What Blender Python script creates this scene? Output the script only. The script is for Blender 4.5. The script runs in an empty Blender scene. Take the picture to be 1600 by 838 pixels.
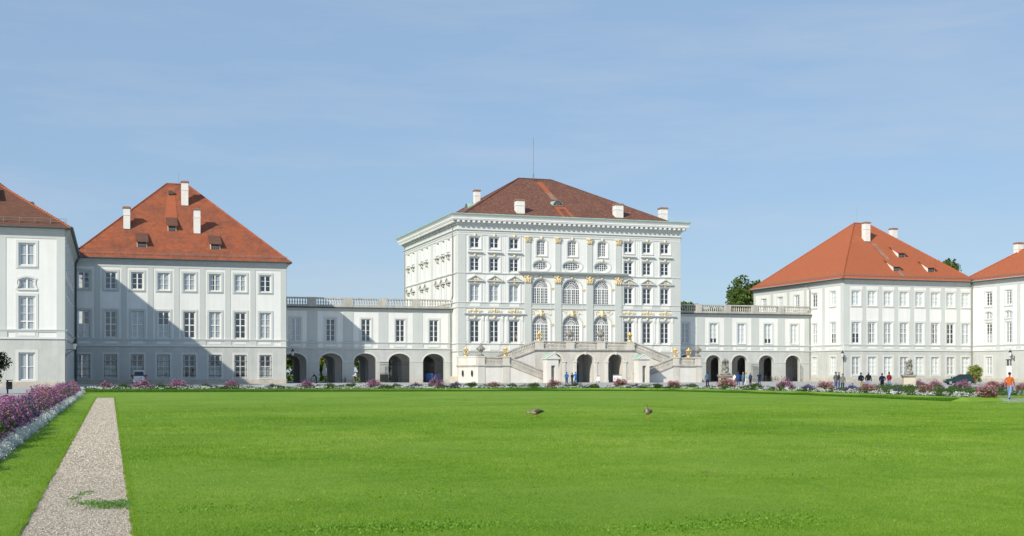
import bpy, math, random
import numpy as np
from mathutils import Vector, Matrix
PI = math.pi
R = random.Random(7)
rng = np.random.default_rng(11)
scn = bpy.context.scene
col = scn.collection

# ------------------------------------------------------------------ camera
cam_d = bpy.data.cameras.new('camera')
cam = bpy.data.objects.new('camera', cam_d); col.objects.link(cam)
cam.location = (0, 0, 1.72)
cam.rotation_euler = (PI/2, 0, -math.radians(18.0))
cam_d.sensor_width = 36.0
cam_d.lens = 36.0*1930/1600
cam_d.shift_y = (582-419)/1600
cam_d.clip_start = 0.1
cam_d.clip_end = 4000
scn.camera = cam

# ------------------------------------------------------------------ sky and sun
SUN = Vector((1.32, 1.0, -1.02)).normalized()          # direction the light travels
elev = math.asin(-SUN.z)
azim = math.atan2(-SUN.x, -SUN.y)
world = bpy.data.worlds.new('World'); scn.world = world; world.use_nodes = True
wt = world.node_tree; wt.nodes.clear()
wo = wt.nodes.new('ShaderNodeOutputWorld'); wb = wt.nodes.new('ShaderNodeBackground')
sky = wt.nodes.new('ShaderNodeTexSky'); sky.sky_type = 'NISHITA'; sky.sun_disc = False
sky.sun_elevation = elev; sky.sun_rotation = azim
sky.air_density = 1.0; sky.dust_density = 0.5; sky.ozone_density = 2.5; sky.altitude = 500
# thin cirrus veil: world-direction noise, pale
tc = wt.nodes.new('ShaderNodeTexCoord'); mp = wt.nodes.new('ShaderNodeMapping')
mp.inputs['Scale'].default_value = (1.4, 1.4, 9.0); mp.inputs['Rotation'].default_value = (0.1, 0.25, 0.3)
nz = wt.nodes.new('ShaderNodeTexNoise'); nz.inputs['Scale'].default_value = 2.2; nz.inputs['Detail'].default_value = 7; nz.inputs['Roughness'].default_value = .62
rp = wt.nodes.new('ShaderNodeValToRGB'); rp.color_ramp.elements[0].position = .46; rp.color_ramp.elements[1].position = .95
rp.color_ramp.elements[0].color = (0, 0, 0, 1); rp.color_ramp.elements[1].color = (.55, .55, .55, 1)
mx = wt.nodes.new('ShaderNodeMix'); mx.data_type = 'RGBA'
mx.inputs['B'].default_value = (5.6, 6.1, 6.8, 1)
wt.links.new(tc.outputs['Generated'], mp.inputs['Vector']); wt.links.new(mp.outputs[0], nz.inputs['Vector'])
wt.links.new(nz.outputs['Fac'], rp.inputs[0]); wt.links.new(rp.outputs[0], mx.inputs['Factor'])
vl = wt.nodes.new('ShaderNodeMix'); vl.data_type = 'RGBA'; vl.inputs['Factor'].default_value = .62; vl.inputs['B'].default_value = (3.3, 4.85, 6.95, 1)   # even high haze
wt.links.new(sky.outputs[0], vl.inputs['A']); wt.links.new(vl.outputs['Result'], mx.inputs['A']); wt.links.new(mx.outputs['Result'], wb.inputs['Color'])
wb.inputs['Strength'].default_value = 0.11
wt.links.new(wb.outputs[0], wo.inputs['Surface'])
sl = bpy.data.lights.new('sun', 'SUN'); sl.energy = 4.8; sl.angle = math.radians(.55); sl.color = (1.0, .93, .795)
so = bpy.data.objects.new('sun', sl); col.objects.link(so); so.location = (-120, -90, 130)
so.rotation_euler = SUN.to_track_quat('-Z', 'Y').to_euler()
vs = scn.view_settings; vs.view_transform = 'Standard'; vs.look = 'None'; vs.exposure = 0.0; vs.gamma = 1.0
scn.render.engine = 'CYCLES'

# ------------------------------------------------------------------ materials
MATS = {}
def nodes(name):
    m = bpy.data.materials.new(name); m.use_nodes = True
    nt = m.node_tree; return m, nt, nt.nodes['Principled BSDF']
def mat(name, c, rough=.85, var=.06, scale=.35, bump=0., bscale=20., metal=0., spec=.3, streak=0.):
    if name in MATS: return MATS[name]
    m, nt, b = nodes(name); N = nt.nodes.new; L = nt.links.new
    b.inputs['Roughness'].default_value = rough; b.inputs['Metallic'].default_value = metal
    b.inputs['Specular IOR Level'].default_value = spec
    g = N('ShaderNodeNewGeometry')
    n1 = N('ShaderNodeTexNoise'); n1.inputs['Scale'].default_value = scale; n1.inputs['Detail'].default_value = 6; n1.inputs['Roughness'].default_value = .65
    L(g.outputs['Position'], n1.inputs['Vector'])
    mr = N('ShaderNodeMapRange'); mr.inputs[1].default_value = .25; mr.inputs[2].default_value = .75
    mr.inputs[3].default_value = 1-var*1.6; mr.inputs[4].default_value = 1+var
    L(n1.outputs['Fac'], mr.inputs[0])
    last = mr.outputs[0]
    if streak:
        mpn = N('ShaderNodeMapping'); mpn.inputs['Scale'].default_value = (1.6, 1.6, .09)
        n2 = N('ShaderNodeTexNoise'); n2.inputs['Scale'].default_value = 1.0; n2.inputs['Detail'].default_value = 5
        L(g.outputs['Position'], mpn.inputs[0]); L(mpn.outputs[0], n2.inputs['Vector'])
        m2 = N('ShaderNodeMapRange'); m2.inputs[1].default_value = .35; m2.inputs[2].default_value = .7
        m2.inputs[3].default_value = 1-streak; m2.inputs[4].default_value = 1
        L(n2.outputs['Fac'], m2.inputs[0])
        mm = N('ShaderNodeMath'); mm.operation = 'MULTIPLY'; L(last, mm.inputs[0]); L(m2.outputs[0], mm.inputs[1]); last = mm.outputs[0]
    cm = N('ShaderNodeMix'); cm.data_type = 'RGBA'; cm.blend_type = 'MULTIPLY'; cm.inputs['Factor'].default_value = 1
    cm.inputs['A'].default_value = (*c, 1); L(last, cm.inputs['B']); L(cm.outputs['Result'], b.inputs['Base Color'])
    if bump:
        n3 = N('ShaderNodeTexNoise'); n3.inputs['Scale'].default_value = bscale; n3.inputs['Detail'].default_value = 4
        L(g.outputs['Position'], n3.inputs['Vector'])
        bp = N('ShaderNodeBump'); bp.inputs['Strength'].default_value = bump; bp.inputs['Distance'].default_value = .05
        L(n3.outputs['Fac'], bp.inputs['Height']); L(bp.outputs[0], b.inputs['Normal'])
    MATS[name] = m; return m

WHITE = mat('white_plaster', (.78, .79, .765), .9, .04, .3, .15, 9, streak=.07)
GREY = mat('grey_plaster', (.55, .58, .56), .9, .03, .3, .1, 9, streak=.05)
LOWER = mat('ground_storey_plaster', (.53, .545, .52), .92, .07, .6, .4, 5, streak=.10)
PALEGREY = mat('pale_grey_trim', (.61, .63, .61), .9, .03, .4)
PLINTH = mat('plinth_stone', (.50, .46, .39), .9, .16, .9, .3, 8)
SAND = mat('terrace_stone', (.64, .615, .56), .9, .10, .55, .3, 6, streak=.12)
SANDL = mat('terrace_plaster', (.71, .69, .645), .9, .07, .5, .2, 6, streak=.08)
STAIN = mat('weathered_stone', (.36, .34, .29), .95, .22, 1.2, .4, 9, streak=.25)
BALU = mat('balustrade_stone', (.54, .52, .47), .9, .16, .7, .3, 9, streak=.2)
STATUE = mat('statue_stone', (.30, .29, .26), .95, .35, 2.2, .5, 14)
PEDEST = mat('pedestal_stone', (.60, .55, .45), .9, .12, 1.2, .3, 9)
COPPER = mat('green_copper', (.32, .52, .42), .6, .15, .8)
GOLD = mat('gilding', (.88, .60, .20), .34, .12, 3, .3, 8, metal=.65)
GILT = mat('pale_gilt_stucco', (.80, .68, .44), .55, .25, 3.5, .4, 9, metal=.1)
CREAM = mat('cream_stucco', (.80, .74, .56), .8, .06, 2)
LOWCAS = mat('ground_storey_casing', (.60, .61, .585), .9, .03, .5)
FRAME = mat('white_window_paint', (.80, .81, .80), .5, .01)
CURT = mat('curtain_cloth', (.50, .51, .52), .95, .06, .8)
CURT2 = mat('bright_blind_cloth', (.78, .80, .79), .95, .03, .8)
DARK = mat('interior_shade', (.07, .07, .072), .95, .1)  # near-black colour stands in for the shade inside rooms and hollows
PASS = mat('passage_plaster', (.70, .69, .66), .95, .1)
IRON = mat('dark_iron', (.03, .035, .035), .55, .1)
LEAD = mat('gutter_metal', (.07, .085, .08), .55, .15, 1.5)
ZINC = mat('downpipe_metal', (.22, .23, .22), .5, .1)
SIGNW = mat('sign_white', (.82, .82, .80), .6, .02)
SIGNR = mat('sign_red', (.55, .12, .09), .6, .02)
BRICKCAP = mat('chimney_cap_tile', (.33, .17, .12), .9, .2, 3)
CHIM = mat('chimney_render', (.76, .75, .71), .9, .06, 1.5, .2, 8)
SOIL = mat('bed_soil', (.07, .05, .035), 1, .3, 2, .6, 12)

def glass_mat():
    m, nt, b = nodes('window_glass'); N = nt.nodes.new; L = nt.links.new
    nt.nodes.remove(b); out = nt.nodes['Material Output']
    gl = N('ShaderNodeBsdfGlossy'); gl.inputs['Roughness'].default_value = .02; gl.inputs['Color'].default_value = (.9, .95, 1, 1)
    tr = N('ShaderNodeBsdfTransparent'); tr.inputs['Color'].default_value = (.90, .93, .93, 1)
    lw_ = N('ShaderNodeLayerWeight'); lw_.inputs['Blend'].default_value = .5     # same reflectance from both sides, so daylight gets in
    pw = N('ShaderNodeMath'); pw.operation = 'POWER'; pw.inputs[1].default_value = 4; L(lw_.outputs['Facing'], pw.inputs[0])
    fr = N('ShaderNodeMath'); fr.operation = 'MULTIPLY_ADD'; fr.inputs[1].default_value = .7; fr.inputs[2].default_value = .13; L(pw.outputs[0], fr.inputs[0])
    g = N('ShaderNodeNewGeometry'); n = N('ShaderNodeTexNoise'); n.inputs['Scale'].default_value = .8
    bp = N('ShaderNodeBump'); bp.inputs['Strength'].default_value = .35; bp.inputs['Distance'].default_value = .05
    L(g.outputs['Position'], n.inputs['Vector']); L(n.outputs['Fac'], bp.inputs['Height']); L(bp.outputs[0], gl.inputs['Normal'])
    mx = N('ShaderNodeMixShader'); L(fr.outputs[0], mx.inputs[0]); L(tr.outputs[0], mx.inputs[1]); L(gl.outputs[0], mx.inputs[2])
    L(mx.outputs[0], out.inputs['Surface']); return m
GLASS = glass_mat()

def tile_mat(name, c1, c2, c3, lich=0., streak=.5):
    m, nt, b = nodes(name); N = nt.nodes.new; L = nt.links.new
    b.inputs['Roughness'].default_value = .85; b.inputs['Specular IOR Level'].default_value = .25
    g = N('ShaderNodeNewGeometry'); sp = N('ShaderNodeSeparateXYZ'); L(g.outputs['Position'], sp.inputs[0])
    ad = N('ShaderNodeMath'); ad.operation = 'ADD'; L(sp.outputs[0], ad.inputs[0]); L(sp.outputs[1], ad.inputs[1])
    cb = N('ShaderNodeCombineXYZ'); L(ad.outputs[0], cb.inputs[0]); L(sp.outputs[2], cb.inputs[1])
    br = N('ShaderNodeTexBrick'); br.inputs['Scale'].default_value = 1; br.inputs['Brick Width'].default_value = .34; br.inputs['Row Height'].default_value = .24
    br.inputs['Mortar Size'].default_value = .012; br.inputs['Color1'].default_value = (*c1, 1); br.inputs['Color2'].default_value = (*c2, 1)
    br.inputs['Mortar'].default_value = (*[x*.45 for x in c2], 1); L(cb.outputs[0], br.inputs['Vector'])
    mp = N('ShaderNodeMapping'); mp.inputs['Scale'].default_value = (.5, .5, .14); L(g.outputs['Position'], mp.inputs[0])
    n1 = N('ShaderNodeTexNoise'); n1.inputs['Scale'].default_value = 1.0; n1.inputs['Detail'].default_value = 7; n1.inputs['Roughness'].default_value = .7; L(mp.outputs[0], n1.inputs['Vector'])
    r1 = N('ShaderNodeMapRange'); r1.inputs[1].default_value = .42; r1.inputs[2].default_value = .66; r1.inputs[4].default_value = streak; L(n1.outputs['Fac'], r1.inputs[0])
    m1 = N('ShaderNodeMix'); m1.data_type = 'RGBA'; L(r1.outputs[0], m1.inputs['Factor']); L(br.outputs['Color'], m1.inputs['A']); m1.inputs['B'].default_value = (*c3, 1)
    n2 = N('ShaderNodeTexNoise'); n2.inputs['Scale'].default_value = 2.4; n2.inputs['Detail'].default_value = 8; n2.inputs['Roughness'].default_value = .8; L(g.outputs['Position'], n2.inputs['Vector'])
    r2 = N('ShaderNodeMapRange'); r2.inputs[1].default_value = .53; r2.inputs[2].default_value = .70; r2.inputs[4].default_value = lich; L(n2.outputs['Fac'], r2.inputs[0])
    m2 = N('ShaderNodeMix'); m2.data_type = 'RGBA'; L(r2.outputs[0], m2.inputs['Factor']); L(m1.outputs['Result'], m2.inputs['A']); m2.inputs['B'].default_value = (.42, .37, .30, 1)
    L(m2.outputs['Result'], b.inputs['Base Color'])
    bp = N('ShaderNodeBump'); bp.inputs['Strength'].default_value = .6; bp.inputs['Distance'].default_value = .04; L(br.outputs['Fac'], bp.inputs['Height']); bp.invert = True
    L(bp.outputs[0], b.inputs['Normal']); MATS[name] = m; return m
TILE_L = tile_mat('weathered_orange_tile', (.385, .112, .050), (.33, .092, .042), (.17, .066, .042), .30, .85)
TILE_R = tile_mat('clean_orange_tile', (.45, .135, .058), (.42, .12, .052), (.35, .11, .055), .10, .5)
TILE_P = tile_mat('brown_old_tile', (.225, .088, .055), (.18, .072, .048), (.115, .052, .04), .8, .75)
TILE_G = tile_mat('lichened_tile', (.34, .17, .11), (.30, .15, .10), (.36, .26, .19), .9, .8)
TILE_F = tile_mat('dark_brown_tile', (.19, .085, .055), (.15, .07, .045), (.12, .055, .04), .12, .6)
TILE_N = tile_mat('new_orange_tile', (.43, .125, .055), (.40, .11, .05), (.32, .10, .05), .12, .5)

def leaf_mat(name, cols, trans=.35, rough=.55):
    """per-face random value 'rnd' picks the leaf colour; some light passes through"""
    m, nt, b = nodes(name); N = nt.nodes.new; L = nt.links.new
    at = N('ShaderNodeAttribute'); at.attribute_name = 'rnd'
    rp = N('ShaderNodeValToRGB'); e = rp.color_ramp.elements
    while len(e) < len(cols): e.new(.5)
    for i, c in enumerate(cols): e[i].position = i/(len(cols)-1); e[i].color = (*c, 1)
    L(at.outputs['Fac'], rp.inputs[0]); L(rp.outputs[0], b.inputs['Base Color'])
    b.inputs['Roughness'].default_value = rough; b.inputs['Specular IOR Level'].default_value = .25
    tl = N('ShaderNodeBsdfTranslucent'); L(rp.outputs[0], tl.inputs['Color'])
    mx = N('ShaderNodeMixShader'); mx.inputs[0].default_value = trans
    out = nt.nodes['Material Output']
    L(b.outputs[0], mx.inputs[1]); L(tl.outputs[0], mx.inputs[2]); L(mx.outputs[0], out.inputs['Surface'])
    MATS[name] = m; return m
GRASSB = leaf_mat('grass_blades', [(.085, .205, .008), (.163, .322, .017), (.255, .41, .036), (.42, .50, .12)], .35)
GRASSD = leaf_mat('long_edge_grass', [(.05, .15, .008), (.08, .21, .012), (.11, .26, .018)], .35)
WEED = leaf_mat('path_weed_leaf', [(.09, .19, .04), (.15, .28, .07), (.22, .36, .12)], .3)
CLOV = leaf_mat('clover_leaf', [(.10, .23, .015), (.15, .31, .025), (.21, .39, .05)], .3)
LEAFG = leaf_mat('bed_foliage', [(.03, .065, .014), (.065, .12, .026), (.11, .18, .045)], .35)
PINK = leaf_mat('pink_blossom', [(.19, .05, .14), (.33, .11, .25), (.45, .20, .35), (.56, .34, .46)], .3)
ROSE = leaf_mat('rose_blossom', [(.30, .08, .11), (.46, .18, .22), (.56, .32, .34)], .3)
VIOLET = leaf_mat('violet_blossom', [(.07, .045, .16), (.13, .085, .26), (.22, .17, .36)], .3)
SILVER = leaf_mat('silver_leaf', [(.46, .51, .47), (.68, .72, .68), (.84, .86, .82)], .25, .8)
TREEL = leaf_mat('tree_leaf', [(.045, .085, .014), (.095, .15, .03), (.16, .22, .05)], .35)
TREED = leaf_mat('dark_tree_leaf', [(.008, .02, .006), (.016, .035, .010), (.03, .05, .016)], .25)
SHRUBL = leaf_mat('yellow_green_leaf', [(.16, .20, .03), (.27, .31, .06), (.40, .42, .13)], .35)
BARK = mat('bark', (.09, .07, .05), .95, .3, 3, .8, 12)

def lawn_mat():
    m, nt, b = nodes('mown_lawn'); N = nt.nodes.new; L = nt.links.new
    b.inputs['Roughness'].default_value = .8; b.inputs['Specular IOR Level'].default_value = .15
    g = N('ShaderNodeNewGeometry')
    def noise(s, d=5, r=.6, sc=None):
        n = N('ShaderNodeTexNoise'); n.inputs['Scale'].default_value = s; n.inputs['Detail'].default_value = d; n.inputs['Roughness'].default_value = r
        if sc:
            q = N('ShaderNodeMapping'); q.inputs['Scale'].default_value = sc; L(g.outputs['Position'], q.inputs[0]); L(q.outputs[0], n.inputs['Vector'])
        else: L(g.outputs['Position'], n.inputs['Vector'])
        return n
    a = noise(.16, 7, .66); f = noise(26, 4, .7); c = noise(1.1, 6, .7)
    rp = N('ShaderNodeValToRGB'); e = rp.color_ramp.elements
    e[0].position = .30; e[0].color = (.15, .297, .017, 1); e[1].position = .72; e[1].color = (.25, .392, .047, 1)
    L(a.outputs['Fac'], rp.inputs[0])
    r2 = N('ShaderNodeMapRange'); r2.inputs[1].default_value = .3; r2.inputs[2].default_value = .7; r2.inputs[3].default_value = .62; r2.inputs[4].default_value = 1.3; L(f.outputs['Fac'], r2.inputs[0])
    m1 = N('ShaderNodeMix'); m1.data_type = 'RGBA'; m1.blend_type = 'MULTIPLY'; m1.inputs['Factor'].default_value = 1
    L(rp.outputs[0], m1.inputs['A']); L(r2.outputs[0], m1.inputs['B'])
    r3 = N('ShaderNodeMapRange'); r3.inputs[1].default_value = .55; r3.inputs[2].default_value = .8; r3.inputs[4].default_value = .55; L(c.outputs['Fac'], r3.inputs[0])
    m2 = N('ShaderNodeMix'); m2.data_type = 'RGBA'; L(r3.outputs[0], m2.inputs['Factor']); L(m1.outputs['Result'], m2.inputs['A']); m2.inputs['B'].default_value = (.31, .40, .10, 1)
    L(m2.outputs['Result'], b.inputs['Base Color'])
    bp = N('ShaderNodeBump'); bp.inputs['Strength'].default_value = .9; bp.inputs['Distance'].default_value = .05
    L(f.outputs['Fac'], bp.inputs['Height']); L(bp.outputs[0], b.inputs['Normal']); return m
LAWN = lawn_mat()

def gravel_mat(name, c1, c2, c3, s, bump=.8):
    m, nt, b = nodes(name); N = nt.nodes.new; L = nt.links.new
    b.inputs['Roughness'].default_value = .95; b.inputs['Specular IOR Level'].default_value = .15
    g = N('ShaderNodeNewGeometry')
    v = N('ShaderNodeTexVoronoi'); v.inputs['Scale'].default_value = s; L(g.outputs['Position'], v.inputs['Vector'])
    sp = N('ShaderNodeSeparateColor'); L(v.outputs['Color'], sp.inputs[0])
    rp = N('ShaderNodeValToRGB'); e = rp.color_ramp.elements; e.new(.5)
    for i, c in enumerate((c1, c2, c3)): e[i].position = i*.5; e[i].color = (*c, 1)
    L(sp.outputs[0], rp.inputs[0])
    n = N('ShaderNodeTexNoise'); n.inputs['Scale'].default_value = .7; n.inputs['Detail'].default_value = 7; L(g.outputs['Position'], n.inputs['Vector'])
    mr = N('ShaderNodeMapRange'); mr.inputs[1].default_value = .3; mr.inputs[2].default_value = .7; mr.inputs[3].default_value = .8; mr.inputs[4].default_value = 1.12; L(n.outputs['Fac'], mr.inputs[0])
    mm = N('ShaderNodeMix'); mm.data_type = 'RGBA'; mm.blend_type = 'MULTIPLY'; mm.inputs['Factor'].default_value = 1
    L(rp.outputs[0], mm.inputs['A']); L(mr.outputs[0], mm.inputs['B']); L(mm.outputs['Result'], b.inputs['Base Color'])
    bp = N('ShaderNodeBump'); bp.inputs['Strength'].default_value = bump; bp.inputs['Distance'].default_value = .02; bp.invert = True
    L(v.outputs['Distance'], bp.inputs['Height']); L(bp.outputs[0], b.inputs['Normal']); return m
GRAVEL = gravel_mat('path_gravel', (.24, .19, .14), (.44, .375, .295), (.60, .535, .44), 42)
COURT = gravel_mat('courtyard_gravel', (.36, .355, .35), (.42, .415, .41), (.48, .475, .46), 9, .2)
PEBBLE = leaf_mat('loose_pebbles', [(.22, .175, .13), (.42, .36, .285), (.58, .52, .43), (.70, .64, .55)], 0., .9)

def flat(name, c, rough=.7, metal=0., spec=.4):
    return mat(name, c, rough, .04, 4., metal=metal, spec=spec)

# ------------------------------------------------------------------ mesh building
class MB:
    def __init__(s): s.v = []; s.f = []; s.m = []
    def add(s, vs_, fs, mi=0):
        o = len(s.v); s.v += [tuple(p) for p in vs_]; s.f += [tuple(i+o for i in q) for q in fs]; s.m += [mi]*len(fs); return s
    def box(s, x0, x1, y0, y1, z0, z1, mi=0):
        return s.add([(x0,y0,z0),(x1,y0,z0),(x1,y1,z0),(x0,y1,z0),(x0,y0,z1),(x1,y0,z1),(x1,y1,z1),(x0,y1,z1)],
              [(0,3,2,1),(4,5,6,7),(0,1,5,4),(1,2,6,5),(2,3,7,6),(3,0,4,7)], mi)
    def fb(s, u0, u1, d0, d1, z0, z1, mi=0):            # box given by outward depth d
        return s.box(u0, u1, -d1, -d0, z0, z1, mi)
    def bar(s, p, q, w, d, nrm=(0, 1, 0), mi=0):        # box along p->q, width w across, depth d along nrm
        p = Vector(p); q = Vector(q); n = Vector(nrm).normalized(); t = (q-p).normalized(); a = t.cross(n).normalized()*w/2; n = n*d/2
        return s.add([p-a-n, p+a-n, p+a+n, p-a+n, q-a-n, q+a-n, q+a+n, q-a+n],
              [(0,3,2,1),(4,5,6,7),(0,1,5,4),(1,2,6,5),(2,3,7,6),(3,0,4,7)], mi)
    def tube(s, pts, rad, n=6, mi=0, cap=True):
        pts = [Vector(p) for p in pts]; k = len(pts)
        if not hasattr(rad, '__len__'): rad = [rad]*k
        rings = []
        for i, p in enumerate(pts):
            t = (pts[min(i+1, k-1)]-pts[max(i-1, 0)]).normalized()
            a = t.cross(Vector((0, 0, 1))); a = Vector((1, 0, 0)) if a.length < .05 else a.normalized()
            b = t.cross(a).normalized()
            rings += [p+(a*math.cos(2*PI*j/n)+b*math.sin(2*PI*j/n))*rad[i] for j in range(n)]
        fs = [(i*n+j, i*n+(j+1) % n, (i+1)*n+(j+1) % n, (i+1)*n+j) for i in range(k-1) for j in range(n)]
        if cap: fs += [tuple(range(n))[::-1], tuple(range((k-1)*n, k*n))]
        return s.add(rings, fs, mi)
    def lathe(s, prof, c=(0, 0, 0), n=12, mi=0, sx=1, sy=1):
        vs_ = [(c[0]+r*math.cos(2*PI*j/n)*sx, c[1]+r*math.sin(2*PI*j/n)*sy, c[2]+z) for r, z in prof for j in range(n)]
        fs = [(i*n+j, i*n+(j+1) % n, (i+1)*n+(j+1) % n, (i+1)*n+j) for i in range(len(prof)-1) for j in range(n)]
        fs += [tuple(range(n))[::-1], tuple(range((len(prof)-1)*n, len(prof)*n))]
        return s.add(vs_, fs, mi)
    def blob(s, c, r, n=7, k=5, jit=.12, mi=0):
        if not hasattr(r, '__len__'): r = (r, r, r)
        vs_ = [(c[0], c[1], c[2]-r[2])]
        for i in range(1, k):
            ph = PI*i/k-PI/2
            for j in range(n):
                q = 1+R.uniform(-jit, jit)
                vs_.append((c[0]+r[0]*q*math.cos(ph)*math.cos(2*PI*j/n), c[1]+r[1]*q*math.cos(ph)*math.sin(2*PI*j/n), c[2]+r[2]*q*math.sin(ph)))
        vs_.append((c[0], c[1], c[2]+r[2])); t = len(vs_)-1
        fs = [(0, 1+(j+1) % n, 1+j) for j in range(n)]
        for i in range(k-2): fs += [(1+i*n+j, 1+i*n+(j+1) % n, 1+(i+1)*n+(j+1) % n, 1+(i+1)*n+j) for j in range(n)]
        fs += [(1+(k-2)*n+j, 1+(k-2)*n+(j+1) % n, t) for j in range(n)]
        return s.add(vs_, fs, mi)
    def prism(s, poly, y0, y1, mi=0):                    # polygon in (x,z), extruded y0..y1 (y0 in front)
        n = len(poly)
        vs_ = [(x, y0, z) for x, z in poly]+[(x, y1, z) for x, z in poly]
        return s.add(vs_, [tuple(range(n)), tuple(range(2*n-1, n-1, -1))]+[(i, i+n, (i+1) % n+n, (i+1) % n) for i in range(n)], mi)
    def slab(s, poly, z0, z1, mi=0):                     # polygon in (x,y), extruded z0..z1
        n = len(poly)
        vs_ = [(x, y, z0) for x, y in poly]+[(x, y, z1) for x, y in poly]
        return s.add(vs_, [tuple(range(n-1, -1, -1)), tuple(range(n, 2*n))]+[(i, (i+1) % n, (i+1) % n+n, i+n) for i in range(n)], mi)
    def mesh(s, name, mats, smooth=False):
        me = bpy.data.meshes.new(name); me.from_pydata(s.v, [], s.f)
        if not isinstance(mats, (list, tuple)): mats = [mats]
        for m in mats: me.materials.append(m)
        if len(mats) > 1: me.polygons.foreach_set('material_index', s.m)
        if smooth: me.polygons.foreach_set('use_smooth', [True]*len(me.polygons))
        me.update(); return me
    def build(s, name, mats, parent=None, loc=(0, 0, 0), rz=0, smooth=False):
        return ob(name, s.mesh(name, mats, smooth), parent, loc, rz)
def ob(name, me, parent=None, loc=(0, 0, 0), rz=0):
    o = bpy.data.objects.new(name, me); col.objects.link(o); o.location = loc
    if rz: o.rotation_euler = (0, 0, rz)
    if parent: o.parent = parent
    return o
def tag(o, label, cat, group=None):
    o['label'] = label; o['category'] = cat
    if group: o['group'] = group
    return o
def thing(name, label, cat, loc=(0, 0, 0), rz=0, group=None):
    return tag(ob(name, None, None, loc, rz), label, cat, group)
def struct(o): o['kind'] = 'structure'; return o
def stuff(o): o['kind'] = 'stuff'; return o

def np_mesh(name, V, nper, mats, rnd=None, midx=None):
    """V: (n*nper,3) vertices, every nper make one face"""
    n = len(V)//nper; me = bpy.data.meshes.new(name)
    me.vertices.add(len(V)); me.vertices.foreach_set('co', V.astype(np.float32).ravel())
    me.loops.add(len(V)); me.loops.foreach_set('vertex_index', np.arange(len(V), dtype=np.int32))
    me.polygons.add(n); me.polygons.foreach_set('loop_start', np.arange(0, len(V), nper, dtype=np.int32))
    try: me.polygons.foreach_set('loop_total', np.full(n, nper, dtype=np.int32))
    except Exception: pass
    if not isinstance(mats, (list, tuple)): mats = [mats]
    for m in mats: me.materials.append(m)
    if midx is not None: me.polygons.foreach_set('material_index', midx.astype(np.int32))
    at = me.attributes.new('rnd', 'FLOAT', 'FACE'); at.data.foreach_set('value', (rng.random(n) if rnd is None else rnd).astype(np.float32))
    me.update(calc_edges=True); return me
def cards(P, size, up=.3, asp=.6, g=None):
    """leaf/petal quads around points P (n,3)"""
    g = g or rng; n = len(P)
    a = g.normal(size=(n, 3)); a /= np.linalg.norm(a, axis=1)[:, None]
    b = g.normal(size=(n, 3)); b[:, 2] += up; b -= a*(a*b).sum(1)[:, None]; b /= np.linalg.norm(b, axis=1)[:, None]
    s = (size*(.6+.8*g.random(n)))[:, None]
    V = np.stack([P-a*s, P-b*s*asp, P+a*s, P+b*s*asp], 1)
    return V.reshape(-1, 3)
def blades(P, h, w, lean=.5, g=None):
    g = g or rng; n = len(P); an = g.random(n)*2*PI; la = g.random(n)*2*PI
    hh = h*(.55+.9*g.random(n))
    d = np.stack([np.cos(an), np.sin(an), np.zeros(n)], 1)*(w/2*np.ones(n))[:, None]
    tip = P+np.stack([np.cos(la)*lean*hh*g.random(n), np.sin(la)*lean*hh*g.random(n), hh], 1)
    return np.stack([P-d, P+d, tip], 1).reshape(-1, 3)

# ------------------------------------------------------------------ facade kit
# facade frame: x = along the wall (left to right seen from outside), y = -outward, z = up
def outline(kind, w, h, o=0, rise=None, n=16, bo=None):
    bo = o if bo is None else bo
    if kind == 'rect': return [(-w/2-o, -bo), (w/2+o, -bo), (w/2+o, h+o), (-w/2-o, h+o)]
    if kind == 'oval':
        return [((w/2+o)*math.cos(2*PI*i/24-PI/2), h/2+(h/2+o)*math.sin(2*PI*i/24-PI/2)) for i in range(24)]
    if kind == 'mezz':   # bell-shaped mezzanine light
        q = [(-1.08, 0), (1.08, 0), (.86, .34), (.84, .62), (1.0, .78), (.55, .93), (0, 1.0), (-.55, .93), (-1.0, .78), (-.84, .62), (-.86, .34)]
        return [((w/2+o*.9)*x, -o*.4+(h+o*1.4)*z) for x, z in q]
    r = rise if rise is not None else w/2
    return [(-w/2-o, -bo), (w/2+o, -bo)]+[((w/2+o)*math.cos(PI*i/n), h-r+(r+o)*math.sin(PI*i/n)) for i in range(n+1)]

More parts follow.
